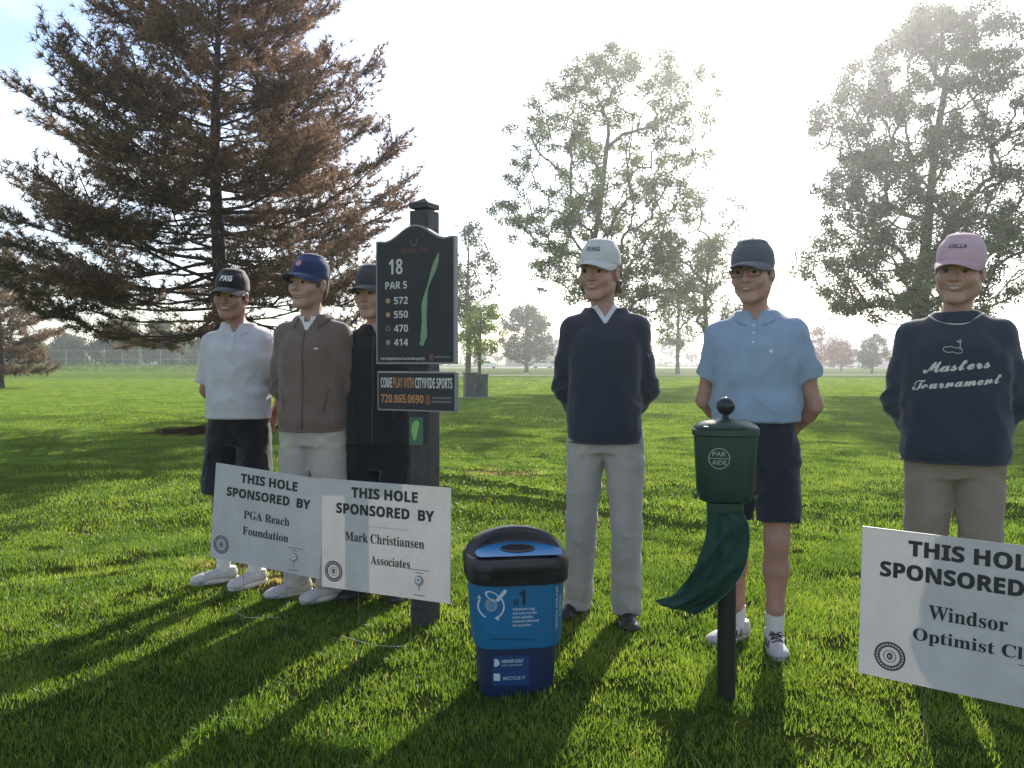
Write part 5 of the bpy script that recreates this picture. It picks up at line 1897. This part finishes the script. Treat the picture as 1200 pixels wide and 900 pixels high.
def sponsor_sign(label, pl, pr, zc_, roll, lines, w=.61, h=.457, wires=(-.18, .12), poster=True, emblem_x=-.245, hole_w=.32, spon_w=.47, top_dx=0.0, trophy=True):
    """pl, pr: world points (x, y) of the left and right edge"""
    cx, cy = (pl[0] + pr[0]) / 2, (pl[1] + pr[1]) / 2
    rz = atan2(pr[1] - pl[1], pr[0] - pl[0])
    root = empty('sponsor_sign', (cx, cy, float(hgt(cx, cy))), rz, label, 'sign', 'sponsor signs stuck in the lawn')
    z0 = zc_ - float(hgt(cx, cy))
    m = MB()
    a, b = w / 2, h / 2
    # sheet with a thin rim, open behind like fluted plastic
    m.add([(-a, 0, -b), (a, 0, -b), (a, 0, b), (-a, 0, b), (-a, .004, -b), (a, .004, -b), (a, .004, b), (-a, .004, b)],
          [(0, 1, 2, 3), (1, 0, 4, 5), (2, 1, 5, 6), (3, 2, 6, 7), (0, 3, 7, 4)])
    bd = m.build('board', M_CORR, root)
    bd.location = (0, 0, z0); bd.rotation_euler = (0, roll, 0)
    kids = []
    for s_, h_, wd, x_, z_, f_ in lines:
        V2, F2 = text_tris((serif if f_ == 's' else bold)(s_), h_, wd, .024 if f_ == 'b' else 0.006)
        V2 = V2 + np.array([x_, z_, 0])
        print_on(V2[:, :2], F2, 'lettering', M_INK, bd)
    ex_, ez_ = emblem_x, -.158
    for r0, r1 in ((.040, .044), (.0285, .033), (.0165, .0185)):
        V2, F2 = ring2(ex_, ez_, r0, r1); print_on(V2, F2, 'emblem_ring', M_INKR if r0 == .0285 else M_INK, bd)
    V2, F2 = ring2(ex_, ez_, .033, .040); print_on(V2, F2, 'emblem_band', mat('emblem_grey', (.17, .15, .17), .6), bd, .0009)
    for k in range(26):
        a_ = 2 * pi * k / 26
        V2, F2 = rect2(-.0016, -.0022, .0016, .0022)
        R = np.array([[cos(a_), -sin(a_)], [sin(a_), cos(a_)]])
        V2 = V2 @ R.T + np.array([ex_ + .0365 * cos(a_ + pi / 2), ez_ + .0365 * sin(a_ + pi / 2)])
        if k == 0: AV, AF = [V2], list(F2)
        else: AF += [tuple(i + 4 * k for i in f) for f in F2]; AV.append(V2)
    tag(print_on(np.concatenate(AV), AF, 'emblem_lettering', M_PAPER, bd, .0014), kind='stuff')
    V2, F2 = text_tris(bold('O'), .020, .016, 0); V2 = V2 + np.array([ex_, ez_ - .010, 0]); print_on(V2[:, :2], F2, 'emblem_letter', M_INK, bd)
    V2, F2 = text_tris(bold('I'), .016, None, 0); V2 = V2 + np.array([ex_, ez_ - .008, 0]); print_on(V2[:, :2], F2, 'emblem_letter', M_INK, bd, .0014)
    if trophy:
        tx, tz = .165, -.160
        V2, F2 = rect2(tx - .045, tz + .050, tx + .045, tz + .0525); print_on(V2, F2, 'sticker_line', M_INKR, bd)
        V2, F2 = rect2(tx - .018, tz + .038, tx + .018, tz + .0405); print_on(V2, F2, 'sticker_line', M_INKR, bd)
        V2, F2 = ring2(tx, tz + .008, .0, .021, 20); print_on(V2, F2, 'sticker_emblem', mat('sticker_grey', (.28, .24, .24), .6), bd, .0012)
        V2, F2 = ring2(tx - .004, tz + .010, .006, .013, 16); print_on(V2, F2, 'sticker_emblem', M_PAPER, bd, .0015)
        V2, F2 = rect2(tx - .003, tz - .034, tx + .003, tz - .012); print_on(V2, F2, 'sticker_emblem', mat('sticker_red', (.4, .2, .2), .6), bd, .0012)
        V2, F2 = rect2(tx - .026, tz - .052, tx + .026, tz - .049); print_on(V2, F2, 'sticker_line', M_INKR, bd)
    # step stake of wire behind the sheet
    m = MB()
    for x in wires:
        m.tube([(x, .009, -.12), (x, .009, z0 + .05)], .0013, 5)
    m.tube([(wires[0], .009, z0 + .05), (wires[1], .009, z0 + .05)], .0018, 5)
    m.build('wire_stake', M_WIRE, root, True)
    return root


def P2(px, d): return ((px - 600) / 1000 * d, d)


TOP = [('THIS HOLE', .040, .315, 0, .158, 'b'), ('SPONSORED  BY', .040, .46, 0, .088, 'b')]
sponsor_sign('white sponsor sign for a foundation, leftmost of the three, leaning clockwise', P2(251, 4.06), P2(374, 3.86), .545, radians(5.0),
             [('THIS HOLE', .040, .315, 0, .155, 'b'), ('SPONSORED  BY', .040, .465, 0, .082, 'b'), ('PGA Reach', .038, .255, 0, -.012, 's'), ('Foundation', .038, .255, 0, -.088, 's')], wires=(-.14, .10))
sponsor_sign('white sponsor sign for associates, middle of the three in front of the hole sign post', P2(377.5, 3.57), P2(526, 3.33), .560, radians(.5),
             [('THIS HOLE', .040, .315, 0, .160, 'b'), ('SPONSORED  BY', .040, .465, 0, .090, 'b'), ('Mark Christiansen', .038, .375, .0, -.022, 's'), ('Associates', .036, .185, .03, -.108, 's')], wires=(-.13, .12))
sponsor_sign('white sponsor sign for a club, nearest and cut off by the right edge', P2(1011, 2.62), (1.575, 2.27), .540, radians(1.0),
             [('THIS HOLE', .043, .345, .0, .158, 'b'), ('SPONSORED  BY', .043, .50, 0, .085, 'b'), ('Windsor', .042, .205, -.01, -.022, 's'), ('Optimist Club', .036, .345, .02, -.092, 's')],
             wires=(-.12, .14), emblem_x=-.215)

# ------------------------------------------------------------------ hole sign on its post
M_CHAR = mat('charcoal_plastic', (.028, .029, .034), .65, var=.28, vscale=14, bump=.2, bscale=150)
M_FACE = mat('charcoal_sign_face', (.027, .028, .034), .6, var=.10, vscale=9, spec=.25)
M_EDGE = mat('grey_sign_rim', (.22, .22, .23), .5)
M_LET = mat('cream_lettering', (.55, .53, .50), .6)
M_ORG = mat('orange_lettering', (.42, .20, .08), .6)
M_GOLD = mat('gold_print', (.42, .24, .10), .6)
M_DRED = mat('dull_red_print', (.16, .045, .04), .6)
M_FAIR = mat('pale_green_print', (.16, .28, .16), .6)
hp = (-.447, 4.08)
hs = empty('hole_sign', (hp[0], hp[1], float(hgt(*hp)) - .02), radians(-27), 'tall charcoal hole sign with arched yardage board and hanging advert on a square post', 'sign')
m = MB(); m.box((0, .056, .99), (.105, .105, 2.06), bevel=.006); m.build('post', M_CHAR, hs)
m = MB(); m.box((0, .056, 2.04), (.1065, .1065, .022), bevel=.002)
m.add([(-.054, .002, 2.052), (.054, .002, 2.052), (.054, .11, 2.052), (-.054, .11, 2.052), (0, .056, 2.085)], [(0, 1, 4), (1, 2, 4), (2, 3, 4), (3, 0, 4)])
m.build('post_cap', M_CHAR, hs)


def board_outline(w, z0, z1, arch, inset=0.0, n=28):
    P = [(-w / 2 + inset, z0 + inset), (w / 2 - inset, z0 + inset)]
    for i in range(n + 1):
        u = 1 - 2 * i / n
        # ogee top: high shoulders sweep up to a round middle
        a_ = abs(u)
        z = z1 + arch * (0.5 + 0.5 * cos(min(a_ / .80, 1) * pi)) ** 1.0 + (.004 if a_ > .85 else 0)
        P.append((u * (w / 2 - inset), z - inset))
    return P


def plate(P, y0, y1, name, m, parent):
    n = len(P); mb_ = MB()
    V = [(x, y0, z) for x, z in P] + [(x, y1, z) for x, z in P]
    F = [tuple(range(n)), tuple(range(2 * n - 1, n - 1, -1))] + [(i, n + i, n + (i + 1) % n, (i + 1) % n) for i in range(n)]
    mb_.add(V, [f[::-1] for f in F]); return mb_.build(name, m, parent)


W_, ZB, ZS, AR = .445, 1.285, 1.875, .070
bd = plate(board_outline(W_, ZB, ZS, AR), -.032, -.004, 'yardage_board', M_EDGE, hs)
plate(board_outline(W_, ZB, ZS, AR, .009), -.0345, -.0318, 'board_face', M_FACE, bd)
BY = .0362


def bp(V2, F, name, m, dz=0.0):
    V = np.column_stack([V2[:, 0], np.full(len(V2), -BY - dz), V2[:, 1]])
    return new_mesh(name, V, F, m, False, bd)


def btext(s_, h_, wd, x_, z_, m, al='LEFT', f_=bold, off=0.0):
    V2, F2 = text_tris(f_(s_), h_, wd, off)
    if al == 'LEFT': V2[:, 0] -= V2[:, 0].min()
    bp(V2[:, :2] + np.array([x_, z_]), F2, 'lettering', m)


btext('18', .070, .080, -.145, 1.715, M_LET)
btext('PAR 5', .034, .125, -.165, 1.645, M_LET)
for i, (s_, cm) in enumerate((('572', M_GOLD), ('550', M_GOLD), ('470', M_EDGE), ('414', M_EDGE))):
    z_ = 1.572 - i * .0665
    btext(s_, .033, .080, -.115, z_, M_LET)
    V2, F2 = ring2(-.150, z_ + .017, .009 if s_ == '470' else .0, .0125, 18); bp(V2, F2, 'tee_marker', cm)
btext('Your Neighborhood Course Managed By:', .011, .255, -.195, 1.306, M_LET)
V2, F2 = rect2(.085, 1.302, .107, 1.332); bp(V2, F2, 'small_logo', M_DRED)
btext('DENVER GOLF', .009, .085, .114, 1.314, M_EDGE)
btext('OVERLAND', .024, .155, .0 - .075, 1.810, M_DRED, f_=serif)
# horseshoe shaped emblem
Pp = [(.0 + .020 * cos(a) * (1 if sin(a) > -.2 else 1), 1.868 + .026 * sin(a)) for a in np.linspace(radians(150), radians(390), 22)]
V = []; F = []
for i, (x, z) in enumerate(Pp):
    k_ = .78
    V += [(x, z), (x * k_, 1.868 + (z - 1.868) * k_)]
    if i: F.append((2 * i - 2, 2 * i, 2 * i + 1, 2 * i - 1))
bp(np.array(V), F, 'emblem', mat('emblem_bronze', (.16, .12, .08), .6))
# fairway outline
zs_ = np.linspace(1.375, 1.800, 26)
V = []; F = []
for i, z in enumerate(zs_):
    t = (z - 1.375) / .425
    cx_ = .048 + .085 * t ** 2.2 + .006 * sin(t * 9)
    w2 = .0125 + .004 * sin(t * 7) + .003 * sin(t * 17)
    if t < .06 or t > .95: w2 *= .55
    V += [(cx_ - w2, z), (cx_ + w2, z)]
    if i: F.append((2 * i - 2, 2 * i - 1, 2 * i + 1, 2 * i))
bp(np.array(V), F, 'fairway_map', M_FAIR)
V2, F2 = ring2(.044, 1.385, 0, .014, 14); bp(V2, F2, 'green_map', mat('green_print', (.10, .30, .14), .6), .0006)
# hanging advert
ad = MB(); ad.box((.004, -.018, 1.155), (.445, .026, .190), bevel=.003); ad_ = ad.build('advert_board', M_EDGE, hs)
m = MB(); m.box((.004, -.0318, 1.155), (.428, .003, .174)); m.build('advert_face', M_FACE, ad_)


def atext(s_, h_, wd, x_, z_, m, f_=bold):
    V2, F2 = text_tris(f_(s_), h_, wd, .004)
    V2[:, 0] -= V2[:, 0].min()
    V = np.column_stack([V2[:, 0] + x_, np.full(len(V2), -.0345), V2[:, 1] + z_])
    new_mesh('lettering', V, F2, m, False, ad_)


atext('COME', .047, .066, -.195, 1.172, M_LET)
atext('PLAY WITH', .047, .118, -.122, 1.172, M_ORG)
atext('CITYWIDE SPORTS', .047, .205, .003, 1.172, M_LET)
atext('720.865.0690', .038, .245, -.195, 1.100, M_ORG)
V2, F2 = rect2(.060, 1.094, .088, 1.140); new_mesh('small_logo', np.column_stack([V2[:, 0], np.full(4, -.0345), V2[:, 1]]), F2, M_DRED, False, ad_)
atext('CITYWIDE SPORTS', .009, .105, .098, 1.122, M_EDGE); atext('DENVER RECREATION', .009, .105, .098, 1.104, M_EDGE)
# small map card on the post
m = MB(); m.box((-.012, -.001, .962), (.080, .006, .135), bevel=.001); cd = m.build('map_card', mat('green_card', (.035, .10, .06), .5), hs)
a_ = np.linspace(0, 2 * pi, 25)[:-1]
V2 = np.array([(-.020 + (.019 + .009 * sin(a)) * cos(a) + .012 * max(0, sin(a)), .966 + .050 * sin(a)) for a in a_])
new_mesh('green_map', np.column_stack([V2[:, 0], np.full(24, -.0055), V2[:, 1]]), [tuple(range(24))], mat('bright_green_print', (.16, .38, .10), .5), False, cd)

# ------------------------------------------------------------------ recycling bin
M_BLID = mat('black_bin_lid', (.016, .016, .020), .42, var=.15, vscale=10, bump=.25, bscale=260)
M_BNAVY = mat('navy_bin_plastic', (.010, .024, .075), .5, var=.1, vscale=10, bump=.25, bscale=260)
M_BBLUE = mat('blue_bin_wrap', (.010, .135, .300), .45, var=.04, vscale=6)
M_BPLATE = mat('bright_blue_plate', (.015, .20, .42), .5)
bx0, by0 = .012, 3.35
bn = empty('recycling_bin', (bx0, by0, float(hgt(bx0, by0)) - .01), radians(8), 'blue recycling bin with black domed lid on the grass', 'bin')


def rrect(w, d, z, n=40, e=3.6, front=1.0, cy=0.0):
    out = []
    for i in range(n):
        a = 2 * pi * i / n
        c, s_ = cos(a), sin(a)
        x = w / 2 * abs(c) ** (2 / e) * (1 if c > 0 else -1)
        y = d / 2 * abs(s_) ** (2 / e) * (1 if s_ > 0 else -1)
        out.append((x, y + cy, z))
    return out


m = MB(); m.rings([rrect(.285, .25, 0), rrect(.292, .256, .01), rrect(.312, .275, .20)]); m.build('base', M_BNAVY, bn, True)
m = MB(); m.rings([rrect(.308, .272, .198), rrect(.338, .300, .196), rrect(.345, .305, .206), rrect(.372, .326, .455), rrect(.30, .26, .457)])
wr_ = m.build('wrap', M_BBLUE, bn, True)
m = MB(); m.rings([rrect(.36, .315, .440), rrect(.392, .346, .442), rrect(.400, .352, .452), rrect(.400, .352, .490), rrect(.406, .358, .494), rrect(.406, .358, .520),
                   rrect(.392, .346, .538), rrect(.30, .27, .542)]); m.build('lid_rim', M_BLID, bn, True)
# domed hood, open to the front with a sloping plate
hood = SDF(axis(-.22, .22, .006), axis(-.20, .20, .006), axis(.50, .66, .006))
hood.ell((0, .02, .525), (.198, .175, .105), k=.01)
hood.cut((0, 0, -1), -.525)
hood.op(lambda X, Y, Z: np.maximum(.5445 + .121 * (Y + .17) - Z, (np.sqrt((X / .166) ** 2 + ((Y + .105) / .118) ** 2) - 1) * .11), (-.2, -.25, .52), (.2, .05, .66), k=.014, mode='s')
Vh, Qh = hood.mesh(); Vh = relax(Vh, Qh, 2, .5)
new_mesh('hood', Vh, Qh, M_BLID, True, bn)
m = MB()
pl_ = [(.168 * cos(a), max(-.150, -.105 + .120 * sin(a))) for a in np.linspace(0, 2 * pi, 31)[:-1]]
zpl = lambda y: .5475 + .121 * (y + .17)
ho = [(.062 * cos(a), -.070 + .040 * sin(a)) for a in np.linspace(0, 2 * pi, 25)[:-1]]
bm = bmesh.new()
ov = [bm.verts.new((x, y, zpl(y))) for x, y in pl_]; oe = [bm.edges.new((ov[i], ov[(i + 1) % 30])) for i in range(30)]
hv = [bm.verts.new((x, y, zpl(y))) for x, y in ho]; he = [bm.edges.new((hv[i], hv[(i + 1) % 24])) for i in range(24)]
bmesh.ops.triangle_fill(bm, use_beauty=True, use_dissolve=False, edges=oe + he)
me_ = bpy.data.meshes.new('slot_plate'); bm.to_mesh(me_); bm.free(); me_.materials.append(M_BPLATE)
link(bpy.data.objects.new('slot_plate', me_), bn)
m = MB(); m.rings([[(x, y, zpl(y) + .0015) for x, y in ho], [(x, y, zpl(y) - .10) for x, y in ho]]); m.build('slot', mat('bin_dark_inside', (.004, .004, .005), .9), bn)
m = MB(); m.tube([(x * 1.03, -.070 + (y + .07) * 1.05, zpl(y) + .002) for x, y in ho + ho[:1]], .004, 6, caps=False); m.build('slot_rim', M_BLID, bn, True)

# print on the wrap: project on the rounded front
wpj = Projector(np.concatenate([np.array(r) for r in (rrect(.338, .300, .196), rrect(.345, .305, .206), rrect(.372, .326, .455))]),
                [(i * 40 + j, i * 40 + (j + 1) % 40, (i + 1) * 40 + (j + 1) % 40, (i + 1) * 40 + j) for i in range(2) for j in range(40)])
bpj = Projector(np.concatenate([np.array(r) for r in (rrect(.292, .256, .01), rrect(.312, .275, .20))]), [(j, (j + 1) % 40, 40 + (j + 1) % 40, 40 + j) for j in range(40)])


def bprint(pj_, V2, F2, name, m, off=.0015, parent=None):
    return new_mesh(name, [pj_.cast((x, -.5, z), (0, 1, 0), off) for x, z in V2[:, :2]], F2, m, False, parent or wr_)


def bt(pj_, s_, h_, wd, x_, z_, m, f_=bold, al='LEFT', parent=None, rot=0):
    V2, F2 = text_tris(f_(s_), h_, wd, .004)
    if al == 'LEFT': V2[:, 0] -= V2[:, 0].min()
    if rot: V2 = np.column_stack([-V2[:, 1], V2[:, 0], V2[:, 2]])
    bprint(pj_, V2[:, :2] + np.array([x_, z_]), F2, 'lettering', m, parent=parent)


M_WL = mat('bin_white_print', (.50, .56, .60), .6)
bt(wpj, '#', .028, .022, -.030, .366, M_BLACK, f_=lambda s: s)
bt(wpj, '1', .056, .024, -.008, .366, M_BLACK)
for i, s_ in enumerate(('Aluminum cups', 'and cans are the', 'most valuable', 'material collected', 'for recycling')):
    bt(wpj, s_, .0095, (.085, .092, .078, .100, .070)[i], -.032, .346 - i * .0155, M_WL)
bt(wpj, '#RECYCLE YOUR CUPS', .009, .165, .146, .262, M_WL, rot=1)
bt(wpj, 'ALUMINUM', .007, .085, .160, .305, M_WL, rot=1)
# cup and can mark with turning arrows
V2, F2 = ring2(0, 0, .74, 1.0, 26); A = np.column_stack([V2[:, 0] * .030, V2[:, 1] * .016]); th = radians(-28)
A = A @ np.array([[cos(th), sin(th)], [-sin(th), cos(th)]]) + np.array([-.108, .402]); bprint(wpj, A, F2, 'cup_mark', M_WL)
V2, F2 = rect2(-.026, -.007, .026, .007); th = radians(50); A = V2 @ np.array([[cos(th), sin(th)], [-sin(th), cos(th)]]) + np.array([-.074, .405]); bprint(wpj, A, F2, 'can_mark', M_WL)
V2, F2 = ring2(0, 0, .0, 1.0, 24); A = np.column_stack([V2[:, 0] * .023, V2[:, 1] * .026]) + np.array([-.112, .368]); bprint(wpj, A, F2, 'can_mark', mat('can_grey_print', (.20, .26, .30), .5))
V2, F2 = ring2(0, 0, .0, 1.0, 20); A = np.column_stack([V2[:, 0] * .012, V2[:, 1] * .014]) + np.array([-.112, .366]); bprint(wpj, A, F2, 'can_mark', mat('can_blue_print', (.08, .22, .40), .5), .0022)
for a0, a1 in ((150, 245), (-60, 40)):
    V = []; F = []
    for i, a in enumerate(np.linspace(radians(a0), radians(a1), 12)):
        for r_ in (.044, .050): V.append((-.112 + r_ * cos(a), .362 + r_ * sin(a)))
        if i: F.append((2 * i - 2, 2 * i - 1, 2 * i + 1, 2 * i))
    bprint(wpj, np.array(V), F, 'arrow_mark', M_WL)
bprint(wpj, np.array([(-.100, .318), (-.084, .308), (-.083, .330)]), [(0, 1, 2)], 'arrow_head', M_WL)
bprint(wpj, np.array([(-.162, .388), (-.148, .388), (-.156, .402)]), [(0, 1, 2)], 'arrow_head', M_WL)
V = []; F = []
for i in range(16):
    V2, F2 = rect2(-.115 + i * .0105, .236 - .0006 * i, -.110 + i * .0105, .241 - .0006 * i); V.append(V2); F += [tuple(4 * i + q for q in f) for f in F2]
tag(bprint(wpj, np.concatenate(V), F, 'dotted_line', M_BLACK), kind='stuff')
V2, F2 = strip(np.linspace(-.135, .15, 20), lambda u: .262 - .02 * u, lambda u: .0008); bprint(wpj, V2, F2, 'wrap_line', mat('line_blue', (.06, .22, .40), .5))
V2, F2 = rect2(-.105, .052, .035, .165)
V = []; F = []
for i in range(8):
    for j in range(2): V.append((-.105 + .140 * i / 7, .050 + .115 * j))
    if i: F.append((2 * i - 2, 2 * i, 2 * i + 1, 2 * i - 1))
bprint(bpj, np.array(V), F, 'sticker', mat('sticker_navy_blue', (.012, .05, .16), .4), .001, bn.children[0])
B_ = [o for o in bn.children if o.name.startswith('base')][0]
bt(bpj, 'DENVER GOLF', .012, .082, -.070, .140, M_WL, parent=B_); bt(bpj, 'PARKS & RECREATION', .006, .078, -.070, .127, M_WL, parent=B_, f_=lambda s: s)
bt(bpj, 'RECYCLE IT', .013, .085, -.064, .073, M_WL, parent=B_, f_=lambda s: s)
V2 = np.array([(-.098, .125), (-.088, .125), (-.079, .133), (-.079, .146), (-.088, .155), (-.098, .155)]); bprint(bpj, V2, [tuple(range(6))], 'small_logo', M_WL, .002, B_)
V2, F2 = rect2(-.100, .070, -.076, .098); bprint(bpj, V2, F2, 'white_square', M_WL, .002, B_)

# ------------------------------------------------------------------ divot mix dispenser on a pole
M_DG = mat('dark_green_plastic', (.010, .040, .028), .42, var=.12, vscale=12, bump=.25, bscale=220)
M_POLE = mat('black_pole_paint', (.010, .013, .014), .5, var=.2, vscale=10)
M_BAG = mat('green_bag_cloth', (.034, .085, .064), .9, var=.25, vscale=9, bump=.8, bscale=90, transl=.30, tcol=(.03, .13, .09), spec=.15)
dx_, dy_ = .795, 3.17
dp = empty('divot_mix_dispenser', (dx_, dy_, float(hgt(dx_, dy_)) - .03), radians(-14), 'dark green divot mix dispenser with knobbed lid and drooping bag on a pole', 'dispenser')
m = MB(); m.tube([(.008, 0, 0), (.008, 0, .62)], .034, 20); m.build('pole', M_POLE, dp, True)
m = MB(); m.rings([rrect(.125, .105, .58, 32, 4), rrect(.130, .110, .60, 32, 4), rrect(.136, .114, .800, 32, 4)]); m.build('chute', M_DG, dp, True)
m = MB()
m.rings([rrect(.150, .125, .772, 36, 3), rrect(.190, .160, .782, 36, 3), rrect(.198, .168, .80, 36, 3.2), rrect(.212, .180, .82, 36, 3.4), rrect(.232, .196, 1.020, 36, 3.6), rrect(.244, .208, 1.024, 36, 3.6),
         rrect(.244, .208, 1.046, 36, 3.6), rrect(.20, .17, 1.048, 36, 3.6)])
hb = m.build('hopper', M_DG, dp, True)
m = MB(); m.rings([rrect(.236, .200, 1.049, 36, 3.4), rrect(.228, .192, 1.056, 36, 3.2), rrect(.17, .14, 1.072, 36, 2.6), rrect(.07, .06, 1.080, 36, 2.2), rrect(.01, .01, 1.081, 36, 2)])
ld = m.build('lid', M_DG, dp, True)
m = MB(); m.lathe([(.026, 1.074), (.014, 1.084), (.011, 1.094), (.016, 1.098), (.026, 1.104), (.0325, 1.118), (.034, 1.128), (.0325, 1.139), (.025, 1.152), (.013, 1.160), (.001, 1.162)], 22, cap=False)
m.build('knob', mat('black_knob', (.008, .010, .014), .35), ld, True)
for s in (-1, 1):
    m = MB(); m.box((s * .105, -.075, .800), (.016, .020, .020), bevel=.004); m.build('clip', M_DG, hb)
    m = MB(); m.box((s * .07, -.085, 1.052), (.02, .03, .012), bevel=.003); m.build('hinge', M_DG, ld)
# round logo
hpj = Projector(np.concatenate([np.array(r) for r in (rrect(.212, .180, .82, 36, 3.4), rrect(.232, .196, 1.020, 36, 3.6))]), [(j, (j + 1) % 36, 36 + (j + 1) % 36, 36 + j) for j in range(36)])
M_LG = mat('pale_green_logo', (.30, .38, .34), .6)
V2, F2 = ring2(-.022, .942, .0355, .0385, 36); bprint(hpj, V2, F2, 'logo_ring', M_LG, .002, hb)
V2, F2 = strip(np.linspace(-.058, .014, 10), lambda u: .942, lambda u: .0012); bprint(hpj, V2, F2, 'logo_bar', M_LG, .002, hb)
for s_, z_, w_ in (('PAR', .951, .048), ('AIDE', .920, .052)):
    V2, F2 = text_tris(s_, .016, w_, .01); V2 = V2 + np.array([-.022, z_, 0]); bprint(hpj, V2, F2, 'lettering', M_LG, .002, hb)
m = MB(); m.tube([(.070, -.075, .70), (.082, -.080, .685), (.086, -.082, .66), (.084, -.08, .63)], .003, 6); m.build('wire_hook', M_WIRE, dp, True)
# the bag: a flat cloth sleeve blowing to the left, two layers with folds
nu, nv = 34, 18
def bl(pts, t):
    T_ = np.linspace(0, 1, len(pts)); A = np.array(pts, float)
    k = 0.09
    return np.array([np.mean([np.interp(min(1, max(0, t + o)), T_, A[:, c]) for o in (-k, -k / 2, 0, k / 2, k)]) for c in (0, 1)])
EL = [(.052, .735), (-.066, .66), (-.100, .56), (-.155, .46), (-.262, .395)]
ER = [(.060, .750), (.088, .70), (.078, .58), (.035, .48), (-.125, .352)]
EL[0] = (-.060, .745)
V = []; F = []
for side in (0, 1):
    for i in range(nu):
        t = i / (nu - 1)
        a, b_ = bl(EL, t), bl(ER, t)
        for j in range(nv):
            u = j / (nv - 1); uu = 2 * u - 1
            p = a * (1 - u) + b_ * u
            fold = .011 * sin(uu * 4 + t * 6) * (.3 + t) + .007 * sin(uu * 10 - t * 8 + 1) + .010 * sin(t * 17 + uu * 2.4) * (1 - t) ** 2 + .005 * sin(23 * t + 9 * uu) + .004 * sin(41 * t - 15 * uu) + .003 * sin(31 * uu + 12 * t)
            th_ = (.024 * (1 - t * .6) * max(0, 1 - uu * uu) ** .5 + .0006) * (1 if side == 0 else -1)
            V.append((p[0], -.082 - .045 * sin(t * 2.6) - th_ + fold, p[1] + .004 * sin(t * 21)))
for side in (0, 1):
    b0 = side * nu * nv
    for i in range(nu - 1):
        for j in range(nv - 1):
            q = (b0 + i * nv + j, b0 + i * nv + j + 1, b0 + (i + 1) * nv + j + 1, b0 + (i + 1) * nv + j)
            F.append(q if side == 1 else q[::-1])
bag = new_mesh('bag', V, F, M_BAG, True, dp)
P = [(V[(i) * nv + nv - 1][0], V[i * nv + nv - 1][1] - .002, V[i * nv + nv - 1][2]) for i in range(nu)]
m = MB(); m.tube(P, .0022, 5); m.build('bag_seam', mat('bag_seam_green', (.012, .10, .07), .6), bag, True)

# ------------------------------------------------------------------ utility boxes, cord, stake stubs
def utility_box(px_, d_, w_, h_, dep, label):
    c = at(px_, 466, d_); c.z = float(hgt(c.x, c.y))
    r_ = empty('utility_box', c, radians(12), label, 'box', 'grey utility boxes on the lawn')
    mm = mat('grey_box_paint_' + str(int(px_)), (.10, .10, .10), .6, var=.15, vscale=3)
    m = MB(); m.box((0, 0, h_ / 2), (w_, dep, h_), bevel=.02); b_ = m.build('cabinet', mm, r_)
    m = MB(); m.box((0, 0, h_ + .02), (w_ + .05, dep + .05, .05), bevel=.012); m.build('lid', mm, r_)
    m = MB(); m.box((0, -dep / 2 - .006, h_ * .5), (w_ * .86, .012, h_ * .84)); dr = m.build('door', mm, r_)
    m = MB(); m.box((w_ * .33, -dep / 2 - .025, h_ * .52), (.03, .03, .12)); m.build('handle', M_GALV, dr)
    m = MB(); m.box((0, 0, .015), (w_ + .2, dep + .2, .07)); m.build('plinth', mat('plinth_concrete_' + str(int(px_)), (.3, .29, .27), .9), r_)


utility_box(551, 30.0, .42, .86, .5, 'taller narrow grey utility box, left one of the pair')
utility_box(564, 30.3, .40, .80, .5, 'shorter grey utility box, right one of the pair')
M_CORD = mat('white_cord', (.38, .38, .38), .6)
for P, lb in ((((268, 724), (276, 731), (287, 734), (300, 734.5), (313, 735), (326, 734)), 'thin white cord lying in the grass below the leftmost sponsor sign'),
              (((398, 757), (415, 763), (435, 767), (455, 769), (476, 770)), 'thin white cord lying in the grass below the middle sponsor sign')):
    pts_ = [G(a, b) for a, b in P]
    m = MB(); m.tube([(p.x, p.y, p.z + .034 + .004 * sin(i * 2)) for i, p in enumerate(pts_)], .0012, 6)
    o = m.build('white_cord', M_CORD, None, True); tag(o, lb, 'cord')
# small grey round head on the utility side of the field
HAZE = 0.0010

# ------------------------------------------------------------------ haze
hb_ = MB(); hb_.box((60, 190, 7.2), (980, 560, 17.2))
hazem = bpy.data.materials.new('haze_air'); hazem.use_nodes = True
hn, hl = hazem.node_tree.nodes, hazem.node_tree.links
for n_ in list(hn):
    if n_.type != 'OUTPUT_MATERIAL': hn.remove(n_)
pv = hn.new('ShaderNodeVolumePrincipled')
pv.inputs['Color'].default_value = (.93, .94, 1.0, 1)
pv.inputs['Density'].default_value = HAZE
pv.inputs['Anisotropy'].default_value = .80
hl.new(pv.outputs[0], hn['Material Output'].inputs['Volume'])
hz_ = hb_.build('haze', hazem, None); tag(hz_, 'thin pale morning haze over the field', kind='stuff')
